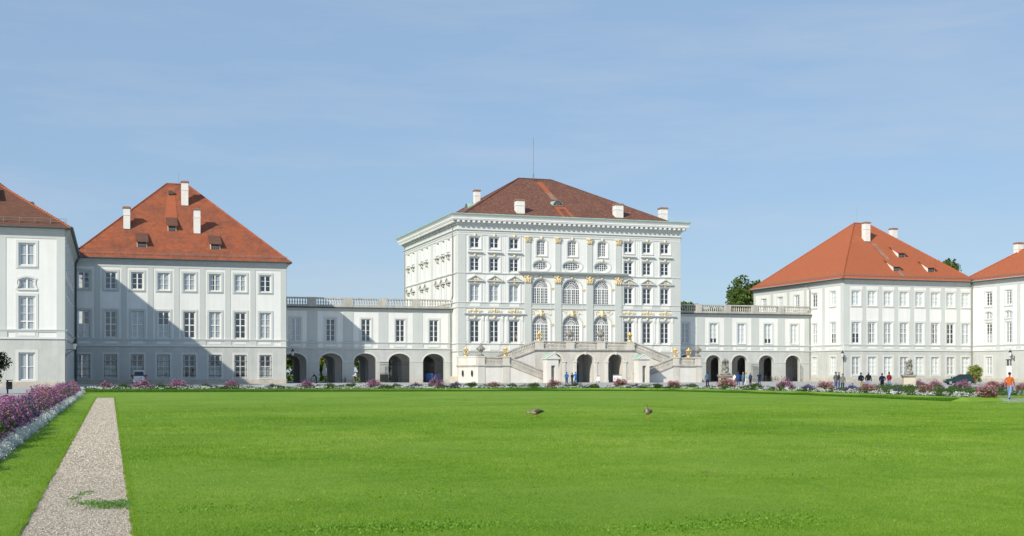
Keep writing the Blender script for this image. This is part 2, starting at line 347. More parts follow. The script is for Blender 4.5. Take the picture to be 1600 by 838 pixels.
def wall(mb, u0, u1, z0, z1, ops, d=0., mi=0, mi_rev=None):
    """flat wall with real openings; each opening is splayed back to the glass line.
    op: dict(u,z,w,h,kind,splay,dep,rise)"""
    mi_rev = mi if mi_rev is None else mi_rev
    holes = []
    for o in ops:
        o.setdefault('kind', 'rect'); o.setdefault('splay', .12); o.setdefault('dep', .26); o.setdefault('rise', None)
        bo = 0 if o.get('door') else None
        out = [(x+o['u'], z+o['z']) for x, z in outline(o['kind'], o['w'], o['h'], o['splay'], o['rise'], bo=bo)]
        inn = [(x+o['u'], z+o['z']) for x, z in outline(o['kind'], o['w'], o['h'], 0, o['rise'], bo=bo)]
        xs = [p[0] for p in out]; zs = [p[1] for p in out]
        holes.append((min(xs), max(xs), min(zs), max(zs)))
        n = len(out)
        mb.add([(x, -d, z) for x, z in out]+[(x, -d+o['dep'], z) for x, z in inn],
               [(i, i+n, (i+1) % n+n, (i+1) % n) for i in range(n)], mi_rev)
        if o['kind'] != 'rect':
            x0, x1, a0, a1 = holes[-1]; cx = (x0+x1)/2; cz = (a0+a1)/2
            for i in range(n):
                p, q = out[i], out[(i+1) % n]
                c = (x1 if p[0]+q[0] > 2*cx else x0, a1 if p[1]+q[1] > 2*cz else a0)
                ar = (q[0]-p[0])*(c[1]-p[1])-(q[1]-p[1])*(c[0]-p[0])
                if abs(ar) > 1e-5: mb.add([(c[0], -d, c[1]), (q[0], -d, q[1]), (p[0], -d, p[1])], [(0, 1, 2)], mi)
    X = sorted(set([u0, u1]+[v for h in holes for v in h[:2] if u0 < v < u1]))
    Zs = sorted(set([z0, z1]+[v for h in holes for v in h[2:] if z0 < v < z1]))
    for i in range(len(X)-1):
        run = None
        for j in range(len(Zs)-1):
            cx = (X[i]+X[i+1])/2; cz = (Zs[j]+Zs[j+1])/2
            inside = any(h[0] < cx < h[1] and h[2] < cz < h[3] for h in holes)
            if not inside:
                mb.add([(X[i], -d, Zs[j]), (X[i+1], -d, Zs[j]), (X[i+1], -d, Zs[j+1]), (X[i], -d, Zs[j+1])], [(0, 1, 2, 3)], mi)

WC = {}
def win_meshes(kind, w, h, splay, dep, cas, bars, curtain, rise, sill, cmat=None):
    key = (kind, round(w, 2), round(h, 2), splay, dep, cas, bars, curtain, rise, sill, cmat and cmat.name)
    if key in WC: return WC[key]
    # casing ring around the opening plus sill
    c = MB()
    if cas:
        a = outline(kind, w, h, splay+.004, rise); b = outline(kind, w, h, splay+cas, rise); n = len(a); pr = .07
        c.add([(x, -pr, z) for x, z in a]+[(x, -pr, z) for x, z in b]+[(x, 0.01, z) for x, z in b]+[(x, .01, z) for x, z in a],
              [(i, (i+1) % n, (i+1) % n+n, i+n) for i in range(n)]+[(i+n, (i+1) % n+n, (i+1) % n+2*n, i+2*n) for i in range(n)]+
              [(i+3*n, (i+1) % n+3*n, (i+1) % n, i) for i in range(n)])
    if sill: c.box(-w/2-splay-.12, w/2+splay+.12, -.16, .02, -splay-.13, -splay-.015)
    if not c.v: c.box(-w/2-.05, w/2+.05, -.05, .02, -.1-splay, -.02-splay)
    # frame and glazing bars
    f = MB(); y = dep-.06; fw = .085
    io = outline(kind, w, h, 0, rise); ii = outline(kind, w, h, -fw, rise); n = len(io)
    f.add([(x, y-.04, z) for x, z in io]+[(x, y-.04, z) for x, z in ii]+[(x, y+.05, z) for x, z in ii],
          [(i, (i+1) % n, (i+1) % n+n, i+n) for i in range(n)]+[(i+n, (i+1) % n+n, (i+1) % n+2*n, i+2*n) for i in range(n)])
    def hb(x0, x1, z, t): f.box(x0, x1, y-.03, y+.03, z-t/2, z+t/2)
    def vb(x, z0, z1, t): f.box(x-t/2, x+t/2, y-.035, y+.035, z0, z1)
    if bars[0] == 'cross':            # centre mullion + rows, optional heavy transom
        rows, tran = bars[1], bars[2]
        top = h if kind == 'rect' else h*.97
        vb(0, .02, top-.02, .17)
        for k in range(1, rows): hb(-w/2+.02, w/2-.02, h*k/rows, .13 if k == tran else .05)
    elif bars[0] == 'grid':
        nx, nzb = bars[1], bars[2]
        for i in range(1, nx):
            x = -w/2+w*i/nx
            if kind == 'oval':
                q = h/2*math.sqrt(max(0, 1-(2*x/w)**2)); vb(x, h/2-q, h/2+q, .07)
            else: vb(x, 0, h-.05, .14 if i*2 == nx else .055)
        for j in range(1, nzb):
            z = h*j/nzb
            if kind == 'oval':
                q = w/2*math.sqrt(max(0, 1-(2*z/h-1)**2)); hb(-q, q, z, .06)
            else: hb(-w/2, w/2, z, .055)
    elif bars[0] == 'fan':            # arched state-room window: grid below, fanlight above
        nx, nzb = bars[1], bars[2]; sp = h-w/2
        hb(-w/2, w/2, sp, .17)
        for i in range(1, nx): vb(-w/2+w*i/nx, .02, sp, .20 if i*2 == nx else (.14 if (nx == 8 and i in (2, 6)) else .06))
        for j in range(1, nzb): hb(-w/2, w/2, sp*j/nzb, .06)
        for rr, t in ((w*.27, .12), (w*.39, .06), (w*.15, .05)):
            pts = [(rr*math.cos(PI*i/14), y, sp+rr*math.sin(PI*i/14)) for i in range(15)]
            for p, q in zip(pts, pts[1:]): f.bar(p, q, t, .05)
        for i in range(1, 10):
            an = PI*i/10; f.bar((w*.06*math.cos(an), y, sp+w*.06*math.sin(an)), (w*.49*math.cos(an), y, sp+w*.49*math.sin(an)), .06, .05)
    # glass
    g = MB(); g.add([(x, dep-.035, z) for x, z in io], [tuple(range(n))])
    # curtain: pleated sheet inside the room
    cu = None
    if curtain:
        cu = MB(); z0, z1 = {'full': (0, h), 'low': (0, h*.5), 'blind': (h*.25, h), 'high': (h*.5, h), 'side': (0, h), 'white': (0, h)}[curtain]
        k = 22; vs_ = []; fs = []
        for i in range(k+1):
            x = -w/2-.05+(w+.1)*i/k; yy = dep+.03+(.03 if i % 2 else 0)+(.0 if curtain != 'blind' else .02)
            vs_ += [(x, yy, z0), (x, yy, z1)]
        fs = [(2*i, 2*i+2, 2*i+3, 2*i+1) for i in range(k) if not (curtain == 'side' and k*.3 < i < k*.62)]
        cu.add(vs_, fs)
    r = (c.mesh('window', cmat or PALEGREY), f.mesh('frame', FRAME), g.mesh('pane', GLASS), cu.mesh('curtain', CURT2 if curtain in ('blind', 'white') else CURT) if cu else None)
    WC[key] = r; return r
def window(parent, fr, op, cas=.30, bars=('cross', 3, 0), curtain=None, sill=True, casmat=None):
    """fr = (ox, oy, rot) of the facade"""
    m = win_meshes(op.get('kind', 'rect'), op['w'], op['h'], op.get('splay', .12), op.get('dep', .26), cas, bars, curtain, op.get('rise'), sill, casmat)
    ox, oy, rz = fr
    p = Vector((ox+math.cos(rz)*op['u'], oy+math.sin(rz)*op['u'], op['z']))-parent.location
    o = ob('window', m[0], parent, p, rz)
    ob('frame', m[1], o); ob('pane', m[2], o)
    if m[3]: ob('curtain', m[3], o)
    return o
def place(mb, name, mats, parent, fr, smooth=False):
    return mb.build(name, mats, parent, Vector((fr[0], fr[1], 0))-parent.location, fr[2], smooth)
def strip(name, m, parent, fr, u0, u1, d0, d1, z0, z1):
    return place(MB().fb(u0, u1, d0, d1, z0, z1), name, m, parent, fr)
def cornice(parent, fr, u0, u1, z0, prof, name='cornice', m=None, ret=(1, 1)):
    """stepped moulding: prof = list of (height, projection); ends return round the corner by their projection"""
    mb = MB(); z = z0
    for hgt, pr in prof:
        mb.fb(u0-pr*ret[0], u1+pr*ret[1], -.05, pr, z, z+hgt); z += hgt
    return place(mb, name, m or GREY, parent, fr)

def hip_roof(parent, x0, x1, y0, y1, z0, z1, rx0, rx1, ry0, ry1, tile, capm, soff=.18):
    """hipped roof over the rectangle; ridge from (rx0,ry0) to (rx1,ry1)"""
    L = parent.location; mb = MB()
    e = [(x0, y0), (x1, y0), (x1, y1), (x0, y1)]; A = (rx0, ry0, z1); B = (rx1, ry1, z1)
    v = [(x-L.x, y-L.y, z0) for x, y in e]+[(A[0]-L.x, A[1]-L.y, A[2]), (B[0]-L.x, B[1]-L.y, B[2])]+[(x-L.x, y-L.y, z0-soff) for x, y in e]
    if abs(rx1-rx0) >= abs(ry1-ry0): fs = [(0, 1, 5, 4), (1, 2, 5), (2, 3, 4, 5), (3, 0, 4)]
    else: fs = [(0, 1, 4), (1, 2, 5, 4), (2, 3, 5), (3, 0, 4, 5)]
    fs += [(6, 7, 1, 0), (7, 8, 2, 1), (8, 9, 3, 2), (9, 6, 0, 3), (9, 8, 7, 6)]
    mb.add(v, fs); r = mb.build('roof', tile, parent)
    # ridge and hip tiles
    hipq = [(0, 4), (1, 5 if abs(rx1-rx0) >= abs(ry1-ry0) else 4), (2, 5), (3, 4 if abs(rx1-rx0) >= abs(ry1-ry0) else 5), (4, 5)]
    for a, b in hipq:
        p, q = Vector(v[a]), Vector(v[b]); k = max(4, int((q-p).length/.42)); cm = MB()
        for i in range(k):
            s0 = p.lerp(q, i/k); s1 = p.lerp(q, (i+1.06)/k); cm.tube([s0+Vector((0, 0, .05)), s1+Vector((0, 0, .02))], [.13, .10], 5)
        stuff(cm.build('ridge_tiles', capm, r))
    return r
def chimney(parent, x, y, zb, zt, w, dp, capm=BRICKCAP):
    L = parent.location; mb = MB(); mb.box(-w/2, w/2, -dp/2, dp/2, zb, zt)
    hh = zt-zb
    mb.box(-w/2-.06, w/2+.06, -dp/2-.06, dp/2+.06, zb+hh*.70, zb+hh*.70+.12)
    o = mb.build('chimney', CHIM, parent, (x-L.x, y-L.y, 0))
    c = MB(); c.box(-w/2-.14, w/2+.14, -dp/2-.14, dp/2+.14, zt, zt+.13); c.box(-w/2-.04, w/2+.04, -dp/2-.04, dp/2+.04, zt+.13, zt+.26)
    c.build('chimney_cap', capm, o)
    MB().box(-w/2-.07, w/2+.07, -dp/2-.07, dp/2+.07, zb, zb+.42).build('flashing', LEAD, o)
    return o
def dormer(parent, fr, u, d, z, w, h, run, tile):
    """shed dormer: front window at outward depth -d of the facade frame, roof running back"""
    L = parent.location; ox, oy, rz = fr
    base = Vector((ox+math.cos(rz)*u-math.sin(rz)*d*1, oy+math.sin(rz)*u+math.cos(rz)*d, z))-L
    mb = MB(); mb.add([(-w/2, 0, -.2), (-w/2, 0, h), (-w/2, run, h+.52*run), (w/2, 0, -.2), (w/2, 0, h), (w/2, run, h+.52*run)], [(0, 1, 2), (3, 5, 4), (0, 2, 5, 3), (1, 4, 5, 2), (0, 3, 4, 1)])
    o = mb.build('dormer', CHIM, parent, base, rz)
    MB().box(-w/2+.06, w/2-.06, -.012, .1, -.1, h-.03).build('dormer_shade_panel', DARK, o)  # solid panel, coloured dark for the shade inside the dormer
    b = MB()
    for i in range(5): b.box(-w/2+.12+(w-.24)*i/4-.025, -w/2+.12+(w-.24)*i/4+.025, -.03, .0, 0, h)
    b.box(-w/2, w/2, -.04, .01, h*.45, h*.55); b.build('dormer_bars', ZINC, o)
    q = MB(); k = .22
    q.add([(-w/2-k, -.35, h-.04), (w/2+k, -.35, h-.04), (w/2+k, run+.3, h+.52*run+.22), (-w/2-k, run+.3, h+.52*run+.22),
           (-w/2-k, -.35, h+.08), (w/2+k, -.35, h+.08), (w/2+k, run+.3, h+.52*run+.34), (-w/2-k, run+.3, h+.52*run+.34)],
          [(0, 3, 2, 1), (4, 5, 6, 7), (0, 1, 5, 4), (1, 2, 6, 5), (2, 3, 7, 6), (3, 0, 4, 7)])
    q.build('dormer_roof', tile, o)
    return o
def snow_guard(parent, p, q, h=.42, step=1.05):
    L = parent.location; p = Vector(p)-L; q = Vector(q)-L; mb = MB(); k = max(2, int((q-p).length/step))
    for zz in (h*.5, h): mb.tube([p+Vector((0, 0, zz)), q+Vector((0, 0, zz))], .025, 4)
    for i in range(k+1):
        a = p.lerp(q, i/k); mb.bar(a, a+Vector((0, 0, h+.05)), .07, .05, (q-p).normalized())
    return mb.build('snow_guard', ZINC, parent)
def gutter(parent, p, q, r=.13):
    L = parent.location; return MB().tube([Vector(p)-L, Vector(q)-L], r, 6).build('gutter', LEAD, parent)
def downpipe(parent, pts, r=.075, m=None):
    L = parent.location; return MB().tube([Vector(p)-L for p in pts], r, 6).build('downpipe', m or ZINC, parent)
def grille(parent, fr, op, m=None):
    """wrought iron window grille proud of the wall"""
    mb = MB(); w, h = op['w']+.2, op['h']+.1
    n = 8
    for i in range(n+1): mb.fb(-w/2+w*i/n-.012, -w/2+w*i/n+.012, .13, .155, 0, h)
    for z in (.25, h*.36, h*.70): mb.fb(-w/2-.1, w/2+.1, .11, .13, z, z+.05)
    ox, oy, rz = fr
    return mb.build('window_grille', m or IRON, parent, Vector((ox+math.cos(rz)*op['u'], oy+math.sin(rz)*op['u'], op['z']))-parent.location, rz)
BALP = [(.085, 0), (.085, .08), (.05, .12), (.10, .30), (.105, .38), (.05, .62), (.045, .70), (.085, .76), (.085, .84)]
def balusters(name, parent, p, q, n, h, m, base=None):
    """row of turned balusters from p to q (feet), one joined part"""
    mb = MB(); p = Vector(p); q = Vector(q)
    for i in range(n):
        c = p.lerp(q, (i+.5)/n); mb.lathe([(r*1.4, z/.84*h) for r, z in BALP], c, 7)
    o = mb.build(name, m, parent, smooth=True); return stuff(o)

# ================================================================== GROUND
def sheet(name, poly, z, m, kind='structure'):
    mb = MB(); mb.add([(x, y, z) for x, y in poly], [tuple(range(len(poly)))]); o = mb.build(name, m); o['kind'] = kind; return o
sheet('courtyard', [(-900, -300), (900, -300), (900, 1500), (-900, 1500)], 0, COURT)
LAWN_EDGE = [(-1.0, 109.6), (13, 107.6), (27, 105.8), (36, 105.2), (42.5, 104.2), (46.3, 101.8), (48.3, 97.5), (48.9, 90), (48.9, 81), (48.2, 71.6), (46.9, 63.5), (46.4, 60.4)]
PXL, PXR, PEND = -.92, .24, 88.0
# the lawn as a sheet around the gravel path
lm = MB()
lawn_poly = [(PXR, -30), (90, -30), (90, 51.5), (60, 52.8), (51, 54.6), (47.4, 57.6)]+LAWN_EDGE[::-1]+[(-1.98, 109.8), (-1.98, -30), (PXL, -30), (PXL, PEND), (PXR, PEND)]
lm.add([(x, y, .03) for x, y in lawn_poly], [tuple(range(len(lawn_poly)))])
# cut edges beside the path
for a, b in (((PXL, -30), (PXL, PEND)), ((PXL, PEND), (PXR, PEND)), ((PXR, PEND), (PXR, -30))):
    lm.add([(*a, .03), (*b, .03), (*b, -.01), (*a, -.01)], [(0, 1, 2, 3)])
lawn = struct(lm.build('lawn', LAWN))
sheet('gravel_path', [(PXL-.3, -30), (PXR+.3, -30), (PXR+.3, PEND+.3), (PXL-.3, PEND+.3)], .008, GRAVEL)
# grass bank rising from the lawn to the flower border
def offs(pl, d):
    out = []
    for i, p in enumerate(pl):
        a = Vector(pl[max(i-1, 0)]); b = Vector(pl[min(i+1, len(pl)-1)]); t = (b-a).normalized(); n = Vector((-t.y, t.x))
        out.append((p[0]+n.x*d, p[1]+n.y*d))
    return out
E0 = [(-2.4, 109.8)]+LAWN_EDGE[1:]; E1 = offs(E0, .9); E2 = offs(E0, 1.1); E3 = offs(E0, 3.0)
bk = MB(); n = len(E0)
bk.add([(x, y, .031) for x, y in E0]+[(x, y, .27) for x, y in E1], [(i, i+1, i+1+n, i+n) for i in range(n-1)])
struct(bk.build('grass_bank', LAWN))
bd = MB()
bd.add([(x, y, .27) for x, y in E1]+[(x, y, .29) for x, y in E3], [(i, i+1, i+1+n, i+n) for i in range(n-1)])
bd.add([(x, y, .29) for x, y in E3]+[(x, y, 0) for x, y in offs(E0, 3.3)], [(i, i+1, i+1+n, i+n) for i in range(n-1)])
struct(bd.build('flower_border_soil', SOIL))
ec = MB(); A, B, C_ = E0[-1], E1[-1], E3[-1]; D3 = offs(E0, 3.3)[-1]; sh = (-.35, -1.0)
ec.add([(*B, .27), (*C_, .29), (C_[0]+sh[0], C_[1]+sh[1], .031), (B[0]+sh[0], B[1]+sh[1], .031), (*A, .031), (*D3, .0)], [(0, 3, 2, 1), (0, 4, 3), (1, 2, 5)])
struct(ec.build('grass_bank', LAWN))
sheet('flower_bed_soil', [(-3.8, 10), (-1.98, 10), (-1.98, 108), (-3.8, 108)], .024, SOIL)
S2 = [(76.5, 103.2), (75.2, 100), (71.6, 90), (68.2, 80), (66.5, 73)]           # second parterre at the right
sheet('second_lawn_strip', S2+[(x+2.0, y-.4) for x, y in S2[::-1]], .03, LAWN)
sheet('second_bed_soil', [(x+2.0, y-.4) for x, y in S2]+[(x+7, y+1.5) for x, y in S2[::-1]], .02, SOIL)
sheet('third_lawn_strip', [(57.0, 70.0), (64, 76), (66.0, 74.2), (58.0, 67.5)], .03, LAWN)
sheet('park_lawn', [(-120, 232), (400, 260), (400, 700), (-120, 700)], .03, LAWN)
sheet('park_path', [(20, 219), (55, 219), (55, 227), (20, 227)], .02, COURT)

# ================================================================== PAVILIONS AND WINGS
def storeys(parent, fr, u0, u1, wins, ww, rows, cur, pil, pilw, corner=(0, 0), mezz=False, bars=None, low_ops=None, grilles=(), top=17.75, splay=.12, casm=None, zb=0.):
    """three-storey plastered front: white fields, grey lesenes, belt with panels, ground storey, plinth"""
    bars = bars or [('cross', 3, 0), ('cross', 4, 2), ('cross', 4, 2)]
    z1, z2, z3 = rows
    up = []; lo = []
    for k, u in enumerate(wins):
        up.append(dict(u=u, z=z1[0], w=ww, h=z1[1]-z1[0], splay=splay)); up.append(dict(u=u, z=z2[0], w=ww, h=z2[1]-z2[0], splay=splay))
        if mezz: up.append(dict(u=u, z=11.55, w=1.75, h=1.2, kind='mezz', splay=.1))
        lo.append(dict(u=u, z=z3[0], w=ww, h=z3[1]-z3[0], splay=splay*.8))
    if low_ops is not None: lo = low_ops
    mb = MB(); wall(mb, u0, u1, 5.7, top+.25, up); place(mb, 'wall', WHITE, parent, fr)
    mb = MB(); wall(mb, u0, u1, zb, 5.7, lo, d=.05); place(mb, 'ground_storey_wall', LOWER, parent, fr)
    # plinth, interrupted by doors
    pl = MB(); cuts = sorted([(o['u']-o['w']/2-.2, o['u']+o['w']/2+.2) for o in lo if o.get('door')]); a = u0-.02
    for c0, c1 in cuts+[(u1+.02, u1+.02)]:
        if c0-a > .05: pl.fb(a, c0, -.02, .17, zb, .62)
        a = c1
    place(pl, 'plinth', PLINTH, parent, fr)
    ci = 0
    for o in up+lo:
        z = o['z']; row = 0 if z == z1[0] else 1 if z == z2[0] else 2
        if o.get('kind') == 'mezz':
            window(parent, fr, o, .22, ('cross', 1, 0), 'full' if ci % 3 else None); continue
        if o.get('door'): continue
        c = cur[row]; c = c[ci % len(c)] if c else None; ci += 1
        if R.random() < .16: c = R.choice(['low', 'side', 'high', 'full', None])
        window(parent, fr, o, .30 if row < 2 else .34, bars[row], c, sill=True, casmat=LOWCAS if row == 2 else casm)
    for o in lo:
        if o['u'] in grilles: grille(parent, fr, o)
    for u in pil:
        strip('lesene', GREY, parent, fr, u-pilw/2, u+pilw/2, -.02, .05, 6.78, top-.3)
        strip('lesene_foot', GREY, parent, fr, u-pilw/2-.15, u+pilw/2+.15, -.02, .10, 5.84, 6.50)
    for cw, a, b in ((corner[0], u0, u0+corner[0]), (corner[1], u1-corner[1], u1)):
        if cw:
            strip('corner_lesene', GREY, parent, fr, a, b, -.02, .055, 6.78, top-.3)
            strip('corner_lesene_foot', PALEGREY, parent, fr, a, b, -.02, .105, 5.84, 6.50)
    for u in wins: strip('belt_panel', PALEGREY, parent, fr, u-ww/2-.45, u+ww/2+.45, -.02, .045, 5.86, 6.48); strip('belt_panel_field', WHITE, parent, fr, u-ww/2-.1, u+ww/2+.1, .0, .085, 6.0, 6.36)
    strip('frieze', GREY, parent, fr, u0, u1, -.02, .06, top-.32, top+.2)
    cornice(parent, fr, u0, u1, 6.50, [(.16, .14), (.10, .22)], 'belt_course', PALEGREY, (0, 0))
    cornice(parent, fr, u0, u1, 5.62, [(.10, .20), (.12, .12)], 'belt_course', PALEGREY, (0, 0))
    cornice(parent, fr, u0, u1, top+.12, [(.22, .16), (.22, .32), (.22, .48), (.18, .58)], 'cornice', GREY, (0, 0))

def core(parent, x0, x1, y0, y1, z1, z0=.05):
    L = parent.location; MB().box(x0-L.x, x1-L.x, y0-L.y, y1-L.y, z0, z1).build('shade_core', DARK, parent)  # closed dark box, paints in the gloom of the unlit rooms

rowsL = ((14.16, 16.58), (6.95, 10.80), (.95, 4.29)); rowsR = ((13.97, 16.29), (7.04, 10.62), (1.35, 4.38))
YV = 193.0
# ---- left pavilion
LP = thing('pavilion', 'white pavilion with weathered orange roof left of the centre, half in shadow', 'building', (10.4, 209, 0))
LPF = (0, YV, 0); lw = [22.69-3.78*k for k in range(7, -1, -1)]
storeys(LP, LPF, -5.1, 25.87, lw, 1.55, rowsL, [[None, 'full', None, 'full', 'low', 'full', None], ['full', 'full', 'full', 'side', 'full'], [None, 'low', 'low', 'low', 'full']],
        [22.69-3.78*(k+.5) for k in range(7)], .80, (.35, .85), grilles=set(lw), casm=GREY)
LPS = (25.87, 0, PI/2)     # right side, seen edge-on
storeys(LP, LPS, 193, 225.6, [198, 208.9, 215.1, 221.4], 1.5, rowsL, [[None], ['full'], [None]], [204.5, 212, 218.3], .8, (.8, .8))
place(MB().add([(-5.1, 0, 0), (25.87, 0, 0), (25.87, 0, 18), (-5.1, 0, 18)], [(3, 2, 1, 0)]), 'rear_wall', WHITE, LP, (0, 225.6, 0))
core(LP, -4, 24.7, 194.3, 224.5, 18.2)
hip_roof(LP, -5.8, 26.5, 192.3, 226.3, 18.74, 32.5, 8.7, 11.9, 209.2, 209.2, TILE_L, TILE_N)
gutter(LP, (-5.8, 192.2, 18.66), (26.55, 192.2, 18.66)); gutter(LP, (26.6, 192.2, 18.66), (26.6, 226.3, 18.66))
snow_guard(LP, (-5.3, 192.9, 19.2), (26.0, 192.9, 19.2))
downpipe(LP, [(-4.75, 192.3, 18.4), (-4.85, 192.78, 17.4), (-4.85, 192.78, .2)], .1, LEAD)
def roofY(z, z0, z1, y0, y1): return y0+(z-z0)/(z1-z0)*(y1-y0)
def on_LP(z): return roofY(z, 18.74, 32.5, 192.3, 209.2)
for cx_, cz, ct, cw in ((2.35, 23.9, 26.9, .98), (12.8, 23.5, 27.0, .98), (11.3, 28.6, 32.1, 1.05)):
    chimney(LP, cx_, on_LP(cz)+.2, cz-.6, ct, cw, 1.0)
chimney(LP, 12.9, 213.0, 28.5, 32.0, .8, .8)
dormer(LP, (0, 0, 0), 4.5, on_LP(20.6), 20.65, 1.45, .75, 2.5, TILE_F)
dormer(LP, (0, 0, 0), 15.3, on_LP(20.6), 20.65, 1.45, .75, 2.5, TILE_F)
dormer(LP, (0, 0, 0), 9.05, on_LP(23.6), 23.65, 1.25, .75, 2.5, TILE_F)
def roof_patch(parent, name, m, pts, zf):
    L = parent.location; mb = MB(); k = len(pts)
    mb.add([(x-L.x, zf(z)-L.y-.03, z+.045) for x, z in pts], [tuple(range(k))]); return mb.build(name, m, parent)
roof_patch(LP, 'newer_tile_patch', TILE_N, [(8.0, 25.2), (10.0, 25.2), (9.9, 31.6), (8.9, 31.9)], on_LP)
q = MB(); q.box(8.85, 9.6, on_LP(30.4)-.4, on_LP(30.4)+.4, 30.4, 31.0); q.v = [(x-10.4, y-209, z) for x, y, z in q.v]; q.build('roof_hatch', LEAD, LP)
MB().tube([(.2, .2, 32.5), (.2, .2, 34.4)], .02, 4).build('lightning_rod', ZINC, LP)
# ---- right pavilion
RP = thing('pavilion', 'white pavilion with clean orange roof right of the centre, two sides in view', 'building', (139.3, 209, 0))
rw = [128.05+3.382*k for k in range(8)]
storeys(RP, LPF, 125.45, 153.1, rw, 1.45, rowsR, [['white', 'white', 'white', 'full', 'white', 'side'], ['white', 'full', 'white', 'side'], ['white', 'full', 'white']],
        [128.05+3.382*(k+.5) for k in range(7)], .78, (1.2, .3), splay=.2)
RPS = (125.45, 0, -PI/2)
storeys(RP, RPS, -225.6, -193, [-196.42, -202.67, -208.9, -215.1, -221.4], 1.5, rowsR, [['white', 'side', None], ['white', 'full'], ['white']],
        [-199.5, -205.8, -212, -218.3], .9, (.8, .9), splay=.2)
place(MB().add([(125.45, 0, 0), (153.1, 0, 0), (153.1, 0, 18), (125.45, 0, 18)], [(3, 2, 1, 0)]), 'rear_wall', WHITE, RP, (0, 225.6, 0))
core(RP, 126.6, 152, 194.3, 224.5, 18.2)
hip_roof(RP, 124.8, 153.8, 192.3, 226.3, 18.6, 30.9, 138.4, 141.4, 209.2, 209.2, TILE_R, TILE_R)
gutter(RP, (124.75, 192.2, 18.52), (153.2, 192.2, 18.52)); gutter(RP, (124.7, 192.2, 18.52), (124.7, 226.3, 18.52))
snow_guard(RP, (125.4, 192.9, 19.05), (153.2, 192.9, 19.05)); snow_guard(RP, (125.3, 225.6, 19.0), (125.3, 193, 19.0))
downpipe(RP, [(124.8, 204.6, 18.4), (125.2, 203.9, 17.2), (125.25, 203.9, .2)], .1)
downpipe(RP, [(152.9, 192.4, 18.4), (152.85, 192.75, 17.2), (152.85, 192.75, .2)], .1)
def on_RP(z): return roofY(z, 18.6, 30.9, 192.3, 209.2)
chimney(RP, 137.5, on_RP(26.9)+.2, 26.3, 30.2, 1.1, 1.2); chimney(RP, 152.1, 216, 25.0, 30.9, 1.2, 1.2)
for du, dz in ((137.9, 20.4), (145.4, 20.4), (141.9, 23.4)):
    dormer(RP, (0, 0, 0), du, on_RP(dz), dz+.05, 1.5, .75, 2.5, TILE_R)
MB().tube([(-.3, .2, 30.9), (-.3, .2, 34.2)], .02, 4).build('lightning_rod', ZINC, RP)
roof_patch(RP, 'lichened_strip', TILE_G, [(137.9, 26.2), (138.8, 26.2), (138.6, 19.2), (137.9, 19.2)], on_RP)
# ---- left side wing (near)
FL = thing('side_wing', 'tall white wing with brown roof at the left edge, nearest to the camera', 'building', (-15, 170, 0))
YF = 155.0; FLF = (0, YF, 0); XF = -5.12
rowsF = ((14.30, 16.77), (6.75, 10.56), (.85, 3.95))
storeys(FL, FLF, -28, XF, [-9.32-5.4*k for k in range(4)], 1.62, rowsF, [['full', 'full'], ['full', 'full'], ['full']], [-12.4-5.4*k for k in range(3)], 1.6, (.9, .95), mezz=True,
        bars=[('cross', 2, 0), ('cross', 4, 1), ('cross', 2, 0)], top=17.75)
FLS = (XF, 0, PI/2)
storeys(FL, FLS, YF, 193, [158.5+5.2*k for k in range(7)], 1.6, rowsF, [['full'], ['full'], [None]], [161.1+5.2*k for k in range(6)], .9, (.9, .3), mezz=True, top=17.75)
core(FL, -27.5, XF-1.2, YF+1.3, 192.5, 18.2)
hip_roof(FL, -30, -4.45, 154.3, 196.5, 18.72, 27.6, -17.3, -17.2, 167, 184, TILE_F, TILE_N)
gutter(FL, (-30, 154.2, 18.66), (-4.4, 154.2, 18.66), .15); gutter(FL, (-4.35, 154.2, 18.66), (-4.35, 192.6, 18.66), .2)
snow_guard(FL, (-29, 154.9, 19.15), (-5.0, 154.9, 19.15), .65, 1.7)
downpipe(FL, [(-4.5, 192.0, 18.4), (-4.9, 191.6, 17.2), (-4.95, 191.6, .2)], .11, LEAD)
chimney(FL, -9.5, 165.5, 22.0, 22.75, .55, .55, LEAD)
hip_roof(FL, -30.2, -4.47, 168, 196.4, 18.72, 29.5, -17.4, -17.3, 179, 183.5, TILE_F, TILE_F)  # steeper rear roof, added to push its shadow further across the left pavilion
dormer(FL, (0, 0, 0), -13.9, 158.9, 21.3, 1.6, 1.6, 2.0, TILE_F)
mb = MB(); mb.tube([(10.4, 14.2, 18.9), (10.9, 14.2, 19.2)], .05, 5); mb.box(10.6, 11.5, 14.0, 14.4, 19.2, 19.26); mb.tube([(11.0, 14.2, 19.2), (11.0, 14.2, 19.6)], .03, 4); mb.build('weather_instrument', IRON, FL)
# ---- right side wing
FR = thing('side_wing', 'white wing running forward at the right edge, with a door and wall lantern', 'building', (165, 175, 0))
FRS = (153.14, 0, -PI/2)
fw_ = [-188.4, -183.14, -177.9, -172.6, -167.3]
low = [dict(u=-188.4, z=1.35, w=1.45, h=3.0, splay=.2), dict(u=-183.14, z=.02, w=1.5, h=4.0, splay=.06, dep=.3, door=True)]+[dict(u=u, z=1.35, w=1.45, h=3.0, splay=.2) for u in fw_[2:]]
storeys(FR, FRS, -193, -158, fw_, 1.45, rowsR, [['side', None], ['full', 'side'], ['full']], [-185.8, -180.5, -175.2, -170], .9, (.3, .9), mezz=True, splay=.2, low_ops=low, bars=[('cross', 4, 0), ('cross', 5, 0), ('cross', 4, 2)])
dm = MB(); dm.fb(-.75, .75, -.3, -.24, 0, 2.75); dm.fb(-.60, -.06, -.24, -.2, .2, 2.5); dm.fb(.06, .60, -.24, -.2, .2, 2.5)
d_ = dm.build('door', FRAME, FR, Vector((153.14, 183.14, .02))-FR.location, -PI/2)
MB().fb(.05, .12, -.2, -.12, 1.2, 1.35).build('handle', IRON, d_)
